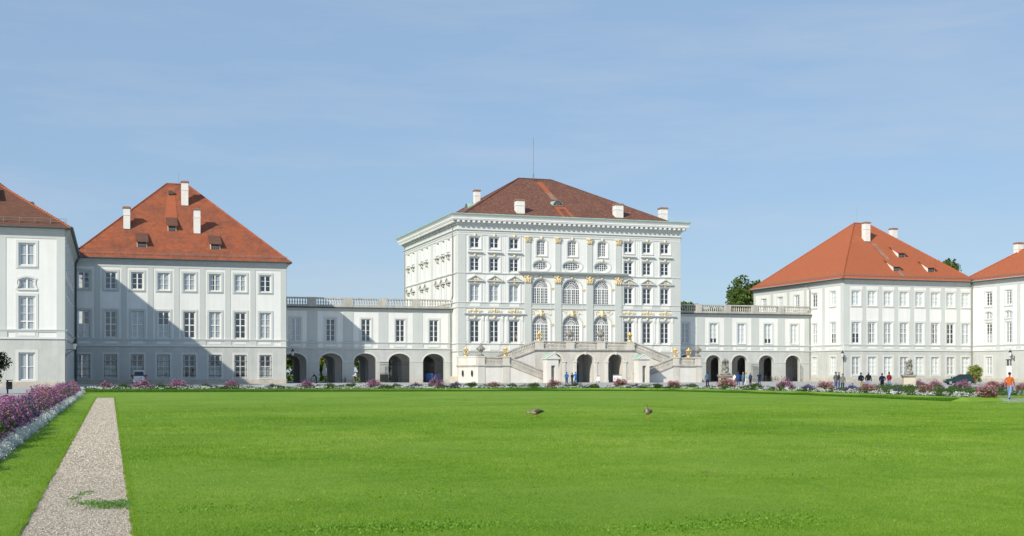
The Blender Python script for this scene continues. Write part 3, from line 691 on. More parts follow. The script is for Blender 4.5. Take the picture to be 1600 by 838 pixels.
MB().fb(-.7, .7, -.26, -.25, 2.85, 3.9).build('fanlight', GLASS, d_)
b_ = MB(); b_.fb(-.04, .04, -.25, -.18, 2.8, 3.95); b_.fb(-.75, .75, -.3, -.2, 2.72, 2.86); b_.build('fanlight_bars', FRAME, d_)
core(FR, 154.4, 175, 158.5, 192, 18.2)
hip_roof(FR, 152.5, 180, 157, 196.6, 18.6, 28.2, 166, 166.1, 171, 183, TILE_R, TILE_R)
gutter(FR, (152.4, 157, 18.5), (152.4, 192.3, 18.5)); snow_guard(FR, (153.0, 192.5, 19.0), (153.0, 158, 19.0))
chimney(FR, 160.6, 189.4, 22.2, 25.6, 1.2, 1.2)
mb = MB(); mb.box(-12.5, -11.9, 17.3, 17.9, 18.2, 19.0); mb.build('rainwater_head', LEAD, FR)

# ================================================================== GALLERIES
YG = 204.0; YI = 210.2; YB = 218.0
def gallery(name, label, x0, x1, wins, ww, wz, arches, posts, lastblind, curt, rear_open, pils):
    P = thing(name, label, 'building', ((x0+x1)/2, 211, 0)); fr = (0, YG, 0)
    ops = [dict(u=u, z=wz[0], w=ww, h=wz[1]-wz[0], splay=.1, dep=.24) for u in wins]
    mb = MB(); wall(mb, x0, x1, 5.72, 12.3, ops); place(mb, 'wall', WHITE, P, fr)
    for k, o in enumerate(ops): window(P, fr, o, .3, ('cross', 4, 0), curt[k])
    ar = [dict(u=u, z=0, w=w, h=4.88, kind='arch', rise=1.35, splay=0, dep=.95, door=True) for u, w in arches]
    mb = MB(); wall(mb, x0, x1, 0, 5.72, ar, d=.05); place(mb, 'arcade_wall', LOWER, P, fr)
    ring = MB()
    for u, w in arches:
        a = outline('arch', w, 4.88, .01, 1.35)[2:]; b = outline('arch', w, 4.88, .26, 1.35)[2:]; k = len(a)
        ring.add([(u+x, -.085, z) for x, z in a]+[(u+x, -.085, z) for x, z in b]+[(u+x, -.04, z) for x, z in b]+[(u+x, -.04, z) for x, z in a],
                 [(i, i+1, i+1+k, i+k) for i in range(k-1)]+[(i+k, i+1+k, i+1+2*k, i+2*k) for i in range(k-1)]+[(i+3*k, i+1+3*k, i+1, i) for i in range(k-1)])
        o = MB(); o.add(ring.v, ring.f); place(o, 'archivolt', PALEGREY, P, fr); ring = MB()
    ed = sorted([e for u, w in arches for e in (u-w/2, u+w/2)]); a = [x0]+ed+[x1]
    for i in range(0, len(a), 2):
        if a[i+1]-a[i] > .3:
            strip('impost', PALEGREY, P, fr, a[i]+.02, a[i+1]-.02, .0, .13, 3.50, 3.62)
            strip('pier_plinth', PLINTH, P, fr, a[i]+.03, a[i+1]-.03, .0, .16, 0, .55)
    # corridor behind the arcade
    y0 = YG+.92
    core_ = MB(); wall(core_, x0, x1, 0, 5.3, [dict(u=u-(0 if rear_open else 1.25), z=0, w=w-.3, h=4.6, kind='arch', rise=1.2, splay=0, dep=.6, door=True) for u, w in arches]); place(core_, 'corridor_wall', PASS, P, (0, YI, 0))
    bw = MB(); wall(bw, x0, x1, 0, 12.3, [dict(u=u, z=0, w=w-.3, h=4.6, kind='arch', rise=1.2, splay=0, dep=.5, door=True) for u, w in arches[:rear_open]]); place(bw, 'rear_wall', PASS, P, (0, YB, 0))
    L = P.location
    MB().box(x0-L.x, x1-L.x, YG+.6-L.y, YB-L.y, 5.3, 5.5).build('vault_ceiling', PASS, P)
    for i in range(1, len(a)-1, 2):   # cross walls of the rear rooms
        if i+1 < len(a)-1: xm = (a[i+1]+a[i+2])/2; MB().box(xm-.25-L.x, xm+.25-L.x, YI+.6-L.y, YB-L.y, 0, 5.3).build('cross_wall', PASS, P)
    core(P, x0+.2, x1-.2, YG+1.4, YB-.3, 11.9, 5.6)
    for u0, u1 in pils: strip('lesene', GREY, P, fr, u0, u1, -.02, .05, 6.80, 11.9); strip('lesene_foot', GREY, P, fr, u0-.12, u1+.12, -.02, .09, 5.86, 6.5)
    for u in wins: strip('belt_panel', PALEGREY, P, fr, u-1.15, u+1.15, -.02, .045, 5.90, 6.46); strip('belt_panel_field', WHITE, P, fr, u-.85, u+.85, 0, .09, 6.02, 6.34)
    cornice(P, fr, x0, x1, 6.55, [(.12, .12), (.10, .2)], 'belt_course', PALEGREY, (0, 0))
    cornice(P, fr, x0, x1, 5.64, [(.10, .2), (.10, .12)], 'belt_course', PALEGREY, (0, 0))
    strip('frieze', GREY, P, fr, x0, x1, -.02, .06, 11.85, 12.25)
    cornice(P, fr, x0, x1, 12.05, [(.14, .2), (.14, .36)], 'cornice', GREY, (0, 0))
    strip('gutter_ledge', LEAD, P, fr, x0, x1, .0, .55, 12.33, 12.55)
    MB().box(x0-L.x, x1-L.x, YG+.1-L.y, YB-L.y, 12.3, 12.5).build('roof_deck', LEAD, P)
    # balustrade
    strip('balustrade_base', BALU, P, fr, x0, x1, -.25, .25, 12.55, 12.92)
    strip('balustrade_rail', BALU, P, fr, x0, x1, -.22, .24, 13.90, 14.12)
    e = [x0]+[v for p in posts for v in p]+[x1]
    for p in posts: strip('balustrade_post', BALU, P, fr, p[0], p[1], -.28, .30, 12.56, 14.14)
    for i in range(0, len(e), 2):
        w = e[i+1]-e[i]
        if w > .6: balusters('baluster_row', P, (e[i]+.1-L.x, YG-L.y, 12.92), (e[i+1]-.1-L.x, YG-L.y, 12.92), max(3, int(w/.44)), .98, BALU)
    return P
GL = gallery('gallery_wing', 'low white gallery with five arches left of the central palace', 25.87, 55.58,
    [28.9, 34.66, 40.6, 46.45, 52.3], 1.45, (6.9, 10.55), [(28.65, 4.0), (34.7, 3.8), (40.5, 3.8), (46.35, 3.8), (52.3, 3.8)],
    [(30.8, 32.3), (36.75, 38.25), (42.7, 44.1), (48.5, 49.95)], 0, ['full', None, None, None, None], 4, [(30.8, 32.5), (36.75, 38.45), (42.7, 44.35), (48.6, 50.3), (54.75, 55.5)])
GR = gallery('gallery_wing', 'low white gallery with arches between the palace and the right pavilion', 96.75, 125.45,
    [99.4, 105.15, 110.85, 116.4, 121.95], 1.4, (7.1, 10.6), [(99.5, 3.0), (105.1, 3.0), (110.5, 3.25), (116.05, 3.2), (121.65, 3.1)],
    [(101.5, 102.7), (107.2, 108.6), (112.8, 114.1), (118.4, 119.7)], 1, ['full', 'blind', 'white', 'blind', 'white'], 0, [(101.65, 103.3), (107.25, 108.8), (112.86, 114.4), (118.4, 119.9), (124.1, 125.3)])
downpipe(GL, [(55.2, 203.75, 12.3), (55.2, 203.85, 11.8), (55.25, 203.85, .2)], .08)

# ================================================================== CENTRAL PALACE
PC = 76.17; HW = 20.59; YP = 200.5; PB = 240.25; PX0, PX1 = PC-HW, PC+HW
PA = thing('palace', 'tall central palace with brown hipped roof and gilded centre bays', 'building', (PC, 220, 0))
PF = (0, YP, 0); PS = (PX0, 0, -PI/2); PS2 = (PX1, 0, PI/2)
r1, r2, r3, r4 = (22.86, 24.54), (18.97, 21.08), (13.83, 16.54), (6.86, 10.48)
side = [PC+s*k for s in (-1, 1) for k in (17.6, 14.15, 10.6)]; side.sort()
ops = []
W1 = 1.5
for u in side:
    for r in (r1, r2, r3, r4): ops.append(dict(u=u, z=r[0], w=W1, h=r[1]-r[0], splay=.24, dep=.42))
mid = [PC-5.68, PC, PC+5.62]
arcU = []; arcL = []; ovs = []; sml = []
for k, u in enumerate(mid):
    big = k == 1
    arcU.append(dict(u=u-.1, z=13.1, w=3.05 if big else 2.75, h=4.55, kind='arch', splay=.26, dep=.42))
    arcL.append(dict(u=u-.1, z=5.56, w=3.05 if big else 2.75, h=5.85, kind='arch', splay=.26, dep=.42))
    ovs.append(dict(u=u-.05, z=19.40, w=3.1 if big else 2.5, h=1.35, kind='oval', splay=.26, dep=.42))
    sml.append(dict(u=u, z=22.0, w=1.36, h=2.4, kind='arch', rise=.28, splay=.24, dep=.42))
mb = MB(); wall(mb, PX0, PX1, 5.2, 27.2, ops+arcU+arcL+ovs+sml); place(mb, 'wall', WHITE, PA, PF)
lo = [dict(u=PC+k*5.55, z=0, w=2.3, h=3.6, kind='arch', rise=.9, splay=0, dep=.7, door=True) for k in (-1, 0, 1)]
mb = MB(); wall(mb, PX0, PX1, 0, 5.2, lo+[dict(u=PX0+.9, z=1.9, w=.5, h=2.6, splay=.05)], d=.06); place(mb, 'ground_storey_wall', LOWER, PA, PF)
window(PA, PF, dict(u=PX0+.9, z=1.9, w=.5, h=2.6, splay=.05), .12, ('cross', 2, 0), None)
core(PA, PX0+1.4, PX1-1.4, YP+1.5, PB-1.3, 27.2)

def gilt_relief(w, h, n, seed, m=GILT, dep=.16):
    rr = random.Random(seed); b = MB()
    for s in (-1, 1):                     # paired scrolls
        pts = [(s*(w*.06+w*.44*t), -.06, h*(.35+.18*math.sin(t*7))) for t in [i/9 for i in range(10)]]
        b.tube(pts, [.10*(1-.6*i/9) for i in range(10)], 5)
        for k in range(3):
            c = (s*w*(.15+.13*k), h*(.45-.05*k)); rad = h*.22
            b.tube([(c[0]+rad*(1-j/10)*math.cos(j*1.0+k), -.08, c[1]+rad*(1-j/10)*math.sin(j*1.0+k)) for j in range(10)], .05, 4)
    for i in range(n):
        x = rr.uniform(-w/2, w/2); z = h*(.25+.5*rr.random())*(1-.5*abs(2*x/w)); b.blob((x, -.06, z), (rr.uniform(.06, .16), dep*.7, rr.uniform(.05, .14)), 6, 4)
    b.blob((0, -.1, h*.55), (w*.07, dep, h*.42), 8, 6)
    return b
RELM = [gilt_relief(2.6, .85, 26, s).mesh('relief', GILT, True) for s in (1, 2, 3)]
def put(me, name, parent, fr, u, z, d=0.):
    ox, oy, rz = fr
    return ob(name, me, parent, Vector((ox+math.cos(rz)*u+math.sin(rz)*d, oy+math.sin(rz)*u-math.cos(rz)*d, z))-parent.location, rz)
def keystone(w, h, m=None):
    b = MB(); b.prism([(-w*.38, 0), (w*.38, 0), (w*.5, h), (-w*.5, h)], -.13, 0)
    b.blob((0, -.13, h*.52), (w*.26, .06, h*.30), 8, 5, .25, 1); b.blob((0, -.12, h*.95), (w*.36, .08, h*.12), 7, 4, .3, 1)
    for s in (-1, 1): b.blob((s*w*.46, -.08, h*.72), (w*.14, .06, h*.2), 6, 4, .3, 1); b.blob((s*w*.3, -.12, h*.12), (w*.12, .05, h*.1), 6, 4, .3, 1)
    return b.mesh('keystone', [CREAM, GILT], True)
KEY = keystone(.46, .46); KEYB = keystone(.62, .75)
HOOD = MB(); HOOD.fb(-1.22, 1.22, -.02, .16, 0, .12); HOOD.fb(-1.3, 1.3, -.02, .38, .12, .22); HOOD.fb(-1.36, 1.36, -.02, .46, .22, .30)
HOOD = HOOD.mesh('window_hood', PALEGREY)
def pediment_mesh():
    b = MB(); w = 1.42; h = .98
    b.fb(-w, w, -.02, .40, 0, .14)
    for s in (-1, 1): b.bar((s*(w+.02), -.19, .17), (0, -.19, h+.02), .16, .42)
    b.prism([(-w+.12, .14), (w-.12, .14), (0, h-.06)], -.08, .02)
    return b.mesh('pediment', PALEGREY)
PED = pediment_mesh()
TYMP = MB()
for i in range(11): x = R.uniform(-.75, .75); TYMP.blob((x, -.10, .24+R.random()*.36*(1-abs(x))), (.12, .08, .09), 6, 4)
TYMP.blob((0, -.12, .40), (.2, .12, .22), 7, 5); TYMP = TYMP.mesh('tympanum_relief', GILT, True)
for u in side:
    k = side.index(u)
    for r in (r1, r2, r3, r4):
        o = dict(u=u, z=r[0], w=W1, h=r[1]-r[0], splay=.24, dep=.42); row = (r1, r2, r3, r4).index(r)
        c = None if row in (0, 1) else ('full' if (row == 2 and k < 3) else None)
        win = window(PA, PF, o, .26, ('cross', (2, 3, 3, 4)[row], 0), c)
        hh = r[1]-r[0]
        if row == 0: ob('keystone', KEY, win, (0, -.07, hh+.16))
        if row == 1: ob('window_hood', HOOD, win, (0, 0, hh+.72)); ob('keystone', KEY, win, (0, -.07, hh+.28))
        if row == 2: ob('pediment', PED, win, (0, 0, hh+.62)); ob('tympanum_relief', TYMP, win, (0, 0, hh+.62)); ob('keystone', KEY, win, (0, -.07, hh+.20))
        if row == 3: ob('keystone', KEY, win, (0, -.05, hh+.38))
    for s in (-1, 1):
        b = MB(); b.fb(-.16, .16, -.02, .10, 6.9, 10.5); b.fb(-.2, .2, -.02, .16, 10.5, 11.3); b.fb(-.14, .14, .1, .2, 10.7, 11.2)
        b.build('window_lesene', WHITE, PA, (u+s*1.36-PC, YP-220, 0))
    put(RELM[k % 3], 'gilt_relief', PA, PF, u, 11.78)
    strip('belt_panel', WHITE, PA, PF, u-.85, u+.85, 0, .085, 12.86, 13.42)
    strip('belt_panel', WHITE, PA, PF, u-.9, u+.9, 0, .085, 5.5, 6.4)
    for s in (-1, 1):
        for za, zb_ in ((13.65, 18.35), (18.85, 24.9)): strip('field_strip', PALEGREY, PA, PF, u+s*1.60-.03, u+s*1.60+.03, -.02, .03, za, zb_)
for s0, s1 in ((side[0], side[2]), (side[3], side[5])):
    cornice(PA, PF, s0-1.55, s1+1.55, 11.36, [(.12, .14), (.14, .34), (.12, .46)], 'window_entablature', PALEGREY)
# centre bays
for k in range(3):
    for lst, bars, kz in ((arcU, ('fan', 8, 7), 4.75), (arcL, ('fan', 8, 8), 6.05), (ovs, ('grid', 7 if k == 1 else 6, 4), 1.52), (sml, ('grid', 4, 5), 2.58)):
        o = lst[k]; w = window(PA, PF, o, .24, bars, None, sill=lst in (sml,))
        ob('keystone', KEYB if lst is arcL else KEY, w, (0, -.07, kz))
    for o in (arcU[k], arcL[k]):
        sp = o['z']+o['h']-o['w']/2
        for s in (-1, 1): b = MB(); b.fb(-.30, .30, -.02, .14, 0, .20); b.fb(-.26, .26, -.02, .10, -.22, 0); put(b.mesh('gilt_impost', GILT), 'gilt_impost', PA, PF, o['u']+s*(o['w']/2+.55), sp-.1)
    o = arcL[k]; rl = MB(); rr = random.Random(40+k)
    for i in range(46):
        x = rr.uniform(-1.9, 1.9); zl = 1.15-.9*max(0, 1-(x/1.9)**2)**.5*.9
        rl.blob((x, -.05, rr.uniform(max(.1, 1.05-.55*abs(x)/1.9-.35), 1.25)), (rr.uniform(.05, .16), .07, rr.uniform(.04, .09)), 6, 4)
    put(rl.mesh('gilt_relief', GILT, True), 'gilt_relief', PA, PF, o['u'], 11.30)
    mask = MB(); mask.blob((0, -.2, .55), (.34, .24, .50), 9, 7, .2); mask.blob((-.42, -.14, .6), (.25, .14, .2), 7, 5, .2); mask.blob((.42, -.14, .62), (.26, .14, .2), 7, 5, .2); mask.blob((0, -.2, 1.05), (.22, .16, .2), 7, 5)
    put(mask.mesh('gilt_mask', GILT, True), 'gilt_mask', PA, PF, o['u'], 11.2)
    strip('bay_ledge', PALEGREY, PA, PF, mid[k]-2.1, mid[k]+2.0, -.02, .16, 12.62, 12.86)
pc = [PC-8.2, PC-2.72, PC+3.16, PC+8.56]
def capital(w, h):
    b = MB(); b.prism([(-w*.42, 0), (w*.42, 0), (w*.54, h*.86), (-w*.54, h*.86)], -.14, 0); b.prism([(-w*.64, h), (w*.64, h), (w*.58, h*.86), (-w*.58, h*.86)], -.24, 0)
    for row, (k, zz, hh) in enumerate(((3, .02, .34), (4, .24, .36))):           # two tiers of curling leaves
        for i in range(k):
            x = w*.84*((i+.5)/k-.5)*(1+.1*row); q = R.uniform(.85, 1.15)
            b.tube([(x, -.14, h*zz), (x+R.uniform(-.03, .03), -.20, h*(zz+hh*.55*q)), (x, -.30, h*(zz+hh*q)), (x, -.33, h*(zz+hh*.8*q))], [w*.09, w*.10, w*.06, w*.02], 6)
    for s in (-1, 1):                                                            # volutes and centre flower
        b.tube([(s*w*.12, -.2, h*.5), (s*w*.34, -.24, h*.72), (s*w*.52, -.26, h*.80), (s*w*.60, -.26, h*.70), (s*w*.52, -.26, h*.64), (s*w*.47, -.26, h*.71)], [w*.05]*6, 5)
    b.blob((0, -.24, h*.84), (w*.12, .1, h*.13), 7, 5, .3)
    return b
for u in pc:
    strip('giant_pilaster', GREY, PA, PF, u-.62, u+.62, -.02, .20, 6.6, 17.0)
    b = MB(); b.fb(-.82, .82, -.02, .36, 5.5, 6.3); b.fb(-.74, .74, -.02, .3, 6.3, 6.6); put(b.mesh('pilaster_base', SAND), 'pilaster_base', PA, PF, u, 0)
    put(capital(1.3, 1.42).mesh('gilt_capital', GOLD if 0 else GILT, True), 'gilt_capital', PA, PF, u, 17.0, .12)
    strip('upper_pilaster', GREY, PA, PF, u-.50, u+.50, -.02, .14, 19.1, 24.0)
    put(capital(1.02, .92).mesh('gilt_capital', GILT, True), 'gilt_capital', PA, PF, u, 24.0, .06)
cornice(PA, PF, PC-9.1, PC+9.45, 18.42, [(.18, .34), (.16, .6), (.14, .8), (.12, .9)], 'centre_cornice', GREY)
for a, b in ((PX0, PX0+1.35), (PX1-1.7, PX1)):
    strip('corner_pilaster', GREY, PA, PF, a, b, -.02, .085, .6, 24.95)
for fr, a, b in ((PF, PX0, PX1), (PS, -PB, -YP), (PS2, YP, PB)):
    for z in (18.38, 13.42, 12.55, 6.45, 5.14):
        cornice(PA, fr, a, b, z, [(.10, .10), (.10, .18)], 'belt_course', PALEGREY, (0, 0))
    strip('belt_field', GREY, PA, fr, a, b, -.02, .05, 12.75, 13.42) if fr is PF else None
    strip('architrave', PALEGREY, PA, fr, a, b, -.02, .10, 24.95, 25.35); strip('architrave', PALEGREY, PA, fr, a, b, -.02, .16, 25.35, 25.66)
    cornice(PA, fr, a, b, 25.66, [(.10, .26), (.09, .36)], 'frieze_ledge', PALEGREY, (1, 1) if fr is PF else (0, 0))
    strip('frieze', PALEGREY, PA, fr, a, b, -.02, .08, 25.85, 26.72)
cap_z = 26.66
# main cornice all round, modillions, copper edge
def ring_box(x0, x1, y0, y1, e, z0, z1):
    L = PA.location; mb = MB()
    mb.box(x0-e-L.x, x1+e-L.x, y0-e-L.y, y1+e-L.y, z0, z1); return mb
ring_box(PX0, PX1, YP, PB, .30, 26.66, 26.86).build('cornice', PALEGREY, PA)
for e, z0, z1, m in ((.45, 26.86, 27.34, PALEGREY), (1.08, 27.34, 27.52, WHITE), (1.16, 27.52, 27.72, WHITE), (1.44, 28.28, 28.42, COPPER)):
    ring_box(PX0, PX1, YP, PB, e, z0, z1).build('cornice', m, PA)
def ring4(e, z): return [(PX0-e-PC, YP-e-220, z), (PX1+e-PC, YP-e-220, z), (PX1+e-PC, PB+e-220, z), (PX0-e-PC, PB+e-220, z)]
cv = MB(); prof = [(1.14, 27.72), (1.15, 27.86), (1.22, 28.02), (1.34, 28.16), (1.38, 28.28)]
cv.add([p for e, z in prof for p in ring4(e, z)], [(i*4+j, i*4+(j+1) % 4, (i+1)*4+(j+1) % 4, (i+1)*4+j) for i in range(len(prof)-1) for j in range(4)]); cv.build('cornice_cavetto', GREY, PA)
md = MB(); L = PA.location
nfx = 47
for i in range(nfx):
    x = PX0-.2+(2*HW+.4)*i/(nfx-1); md.box(x-.20-L.x, x+.20-L.x, YP-1.0-L.y, YP-.3-L.y, 26.98, 27.34)
nfy = 46
for i in range(nfy):
    y = YP+(PB-YP)*i/(nfy-1)
    for x in (PX0-.64, PX1+.64): md.box(x-.36-L.x, x+.36-L.x, y-.20-L.y, y+.20-L.y, 26.98, 27.34)
stuff(md.build('modillion_row', WHITE, PA))
# sides
ys = [206.5, 210.2, 213.97, 221.95, 225.65, 232.61, 236.65]
for fr, us in ((PS, [-y for y in ys]), (PS2, ys)):
    so_ = [dict(u=u, z=r[0], w=1.35, h=r[1]-r[0], splay=.24, dep=.42) for u in us for r in (r1, r2, r3)]
    mb = MB(); a, b = ((-PB, -YP) if fr is PS else (YP, PB)); wall(mb, a, b, 0, 27.2, so_); place(mb, 'wall', WHITE, PA, fr)
    for o in so_:
        w = window(PA, fr, o, .26, ('cross', 3, 0), 'full'); hh = o['h']
        if o['z'] == r2[0]: ob('window_hood', HOOD, w, (0, 0, hh+.72)); ob('keystone', KEY, w, (0, -.07, hh+.28))
        elif o['z'] == r3[0]: ob('pediment', PED, w, (0, 0, hh+.62)); ob('tympanum_relief', TYMP, w, (0, 0, hh+.62)); ob('keystone', KEY, w, (0, -.07, hh+.2))
    sg = -1 if fr is PS else 1
    for y in (217.9, 229.1): strip('lesene', PALEGREY, PA, fr, sg*y-.8, sg*y+.8, -.02, .05, 5.5, 24.9)
    for y in (YP+.75, PB-.7): strip('corner_pilaster', PALEGREY, PA, fr, sg*y-.7, sg*y+.7, -.02, .07, 5.5, 24.9)
place(MB().add([(PX0, 0, 0), (PX1, 0, 0), (PX1, 0, 27.2), (PX0, 0, 27.2)], [(3, 2, 1, 0)]), 'rear_wall', WHITE, PA, (0, PB, 0))
# roof
RZ0, RZ1 = 28.43, 38.2; RI = .2
hip_roof(PA, PX0+1.0, PX1-1.0, YP+1.0, PB-1.0, RZ0, RZ1, 73.0, 79.5, 220.6, 220.6, TILE_P, TILE_F, .01)
def on_PA(z): return roofY(z, RZ0, RZ1, YP+1.0, 220.6)
chimney(PA, 67.6, 203.8, 28.6, 31.5, 1.45, 1.4); chimney(PA, 86.1, 203.8, 28.6, 31.5, 1.5, 1.4)
chimney(PA, 65.2, 222.0, 32.6, 35.6, 1.05, 1.1); chimney(PA, 95.9, 206.0, 28.5, 31.5, 1.3, 1.3)
roof_patch(PA, 'newer_tile_strip', TILE_N, [(75.9, 37.4), (77.1, 37.4), (77.0, 34.6), (75.9, 34.6)], on_PA)
roof_patch(PA, 'lichened_strip', TILE_G, [(75.9, 34.6), (77.0, 34.6), (77.0, 32.9), (75.8, 32.9)], on_PA)
roof_patch(PA, 'newer_tile_strip', TILE_N, [(75.0, 31.3), (75.6, 31.3), (75.5, 28.6), (74.9, 28.6)], on_PA)
roof_patch(PA, 'newer_tile_strip', TILE_N, [(76.6, 31.3), (77.2, 31.3), (77.15, 28.6), (76.5, 28.6)], on_PA)
roof_patch(PA, 'newer_tile_strip', TILE_N, [(75.6, 31.3), (76.6, 31.3), (76.6, 30.6), (75.6, 30.6)], on_PA)
def eye_dormer(x, y, z, rz, r=.95):
    b = MB(); n = 10
    v = [(r*math.cos(PI*i/n), 0, r*math.sin(PI*i/n)) for i in range(n+1)]+[(r*math.cos(PI*i/n), 2.6, r*math.sin(PI*i/n)*.6+.5) for i in range(n+1)]
    b.add(v, [(i, i+1, i+1+n+1, i+n+1) for i in range(n)])
    o = b.build('eyebrow_dormer', COPPER, PA, Vector((x, y, z))-PA.location, rz)
    g = MB(); g.add([(r*.96*math.cos(PI*i/n), .06, r*.96*math.sin(PI*i/n)-.02) for i in range(n+1)], [tuple(range(n+1))]); g.build('dormer_shade_panel', DARK, o)  # dark sheet colours in the shaded hollow behind the frame
    f = MB()
    for i in range(1, 6): an = PI*i/6; f.bar((.2*math.cos(an), 0, .2*math.sin(an)), (r*.95*math.cos(an), 0, r*.95*math.sin(an)), .06, .05)
    for i in range(10): a0, a1 = PI*i/10, PI*(i+1)/10; f.bar((.93*r*math.cos(a0), 0, .93*r*math.sin(a0)), (.93*r*math.cos(a1), 0, .93*r*math.sin(a1)), .09, .06)
    f.box(-r, r, -.04, .04, -.08, .06); f.build('dormer_frame', ZINC, o)
eye_dormer(75.9, on_PA(31.4)-.3, 31.45, 0)
eye_dormer(62.0, 218, 31.75, -PI/2)
mb = MB(); mb.box(-.6, .6, -1.0, 0, 37.3, 37.9); mb.v = [(x-.1, y+.6, z) for x, y, z in mb.v]; mb.build('roof_hatch', LEAD, PA)
mb = MB(); mb.tube([(-.25, .6, 38.1), (-.25, .6, 39.2)], .12, 6); mb.tube([(-.25, .6, 39.2), (-.25, .6, 46.1)], .045, 6); mb.build('flagpole', ZINC, PA)
downpipe(PA, [(PX0-.14, 203.4, 26.9), (PX0-.14, 203.4, 14.8), (PX0-.14, 203.95, 14.2)], .1)
downpipe(PA, [(PX0-.14, PB-.9, 26.9), (PX0-.14, PB-.9, 13)], .1)

# ================================================================== STAIR TERRACE
TC = 76.4; YT = 191.4; YL = 195.0; YE = 200.36
ST = thing('stair_terrace', 'pale stone double staircase with balustrades and arches before the palace', 'staircase', (TC, 196, 0))
def tb(name, m, x0, x1, y0, y1, z0, z1): return MB().box(x0-TC, x1-TC, y0-196, y1-196, z0, z1).build(name, m, ST)
LX0, LX1 = TC-8.95, TC+8.95
# upper landing on three arches
ar = [dict(u=TC+k*5.55, z=0, w=3.2 if k == 0 else 2.8, h=4.85, kind='arch', rise=1.35, splay=0, dep=.9, door=True) for k in (-1, 0, 1)]
mb = MB(); wall(mb, LX0, LX1, 0, 5.3, ar); place(mb, 'landing_wall', SAND, ST, (0, YL, 0))
tb('landing_slab', SAND, LX0, LX1, YL+.3, YE, 5.22, 5.5)
for x in (LX0, LX1-.5, TC-3.2, TC+1.75, TC+7.1, TC-4.1): tb('pier_wall', SANDL, x, x+.5, YL+.9, YE, 0, 5.2)
mb = MB(); z = 5.26
for hgt, pr in ((.10, .12), (.10, .24), (.12, .32)): mb.box(LX0-pr-TC, LX1+pr-TC, YL-pr-196, YL-196+.05, z, z+hgt); z += hgt
mb.build('landing_cornice', BALU, ST)
for o in ar:
    a = outline('arch', o['w'], 4.85, .01, 1.35)[2:]; b = outline('arch', o['w'], 4.85, .30, 1.35)[2:]; k = len(a); rg = MB()
    rg.add([(x, -.09, z) for x, z in a]+[(x, -.09, z) for x, z in b]+[(x, .01, z) for x, z in b]+[(x, .01, z) for x, z in a],
           [(i, i+1, i+1+k, i+k) for i in range(k-1)]+[(i+k, i+1+k, i+1+2*k, i+2*k) for i in range(k-1)]+[(i+3*k, i+1+3*k, i+1, i) for i in range(k-1)])
    rg.build('archivolt', SANDL, ST, (o['u']-TC, YL-196, 0))
    MB().prism([(-.16, 4.72), (.16, 4.72), (.24, 5.2), (-.24, 5.2)], -.17, .0).build('arch_keystone', SANDL, ST, (o['u']-TC, YL-196, 0))
    for s in (-1, 1):
        p = MB(); x = s*(o['w']/2+.28); p.fb(x-.27, x+.27, -.02, .12, 0, 3.4); p.fb(x-.34, x+.34, -.02, .2, 3.4, 3.62); p.fb(x-.33, x+.33, -.02, .17, 0, .45)
        p.build('arch_pilaster', SANDL, ST, (o['u']-TC, YL-196, 0))
def sl_balustrade(p, q, n, h=1.3, m=BALU):
    """balustrade along a (possibly sloping) line"""
    p = Vector(p)-Vector((TC, 196, 0)); q = Vector(q)-Vector((TC, 196, 0)); up = Vector((0, 0, 1))
    d = (q-p); nn = Vector((-d.y, d.x, 0)).normalized()
    MB().bar(p+up*.11, q+up*.11, .22, .46, nn).build('balustrade_base', m, ST)
    MB().bar(p+up*(h-.1), q+up*(h-.1), .2, .44, nn).build('balustrade_rail', m, ST)
    balusters('baluster_row', ST, p+up*.2, q+up*.2, n, h-.36, m)
def pier(x0, x1, y0, y1, z0, z1, m=SAND):
    mb = MB(); mb.box(x0, x1, y0, y1, z0, z1-.2); mb.box(x0-.07, x1+.07, y0-.07, y1+.07, z1-.2, z1); mb.box(x0-.05, x1+.05, y0-.05, y1+.05, z0+.005, z0+.22)
    mb.v = [(x-TC, y-196, z) for x, y, z in mb.v]; return mb.build('pedestal_pier', m, ST)
zL = 5.58; zR = 2.90
piers_up = [(LX0+.02, LX0+1.4), (TC-3.45, TC-2.05), (TC+2.15, TC+3.55), (LX1-1.4, LX1-.02)]
for x0, x1 in piers_up: pier(x0, x1, YL-.28, YL+.55, zL, 6.98)
for (a, b) in zip(piers_up, piers_up[1:]): sl_balustrade((a[1], YL+.1, zL), (b[0], YL+.1, zL), 17, 1.36)
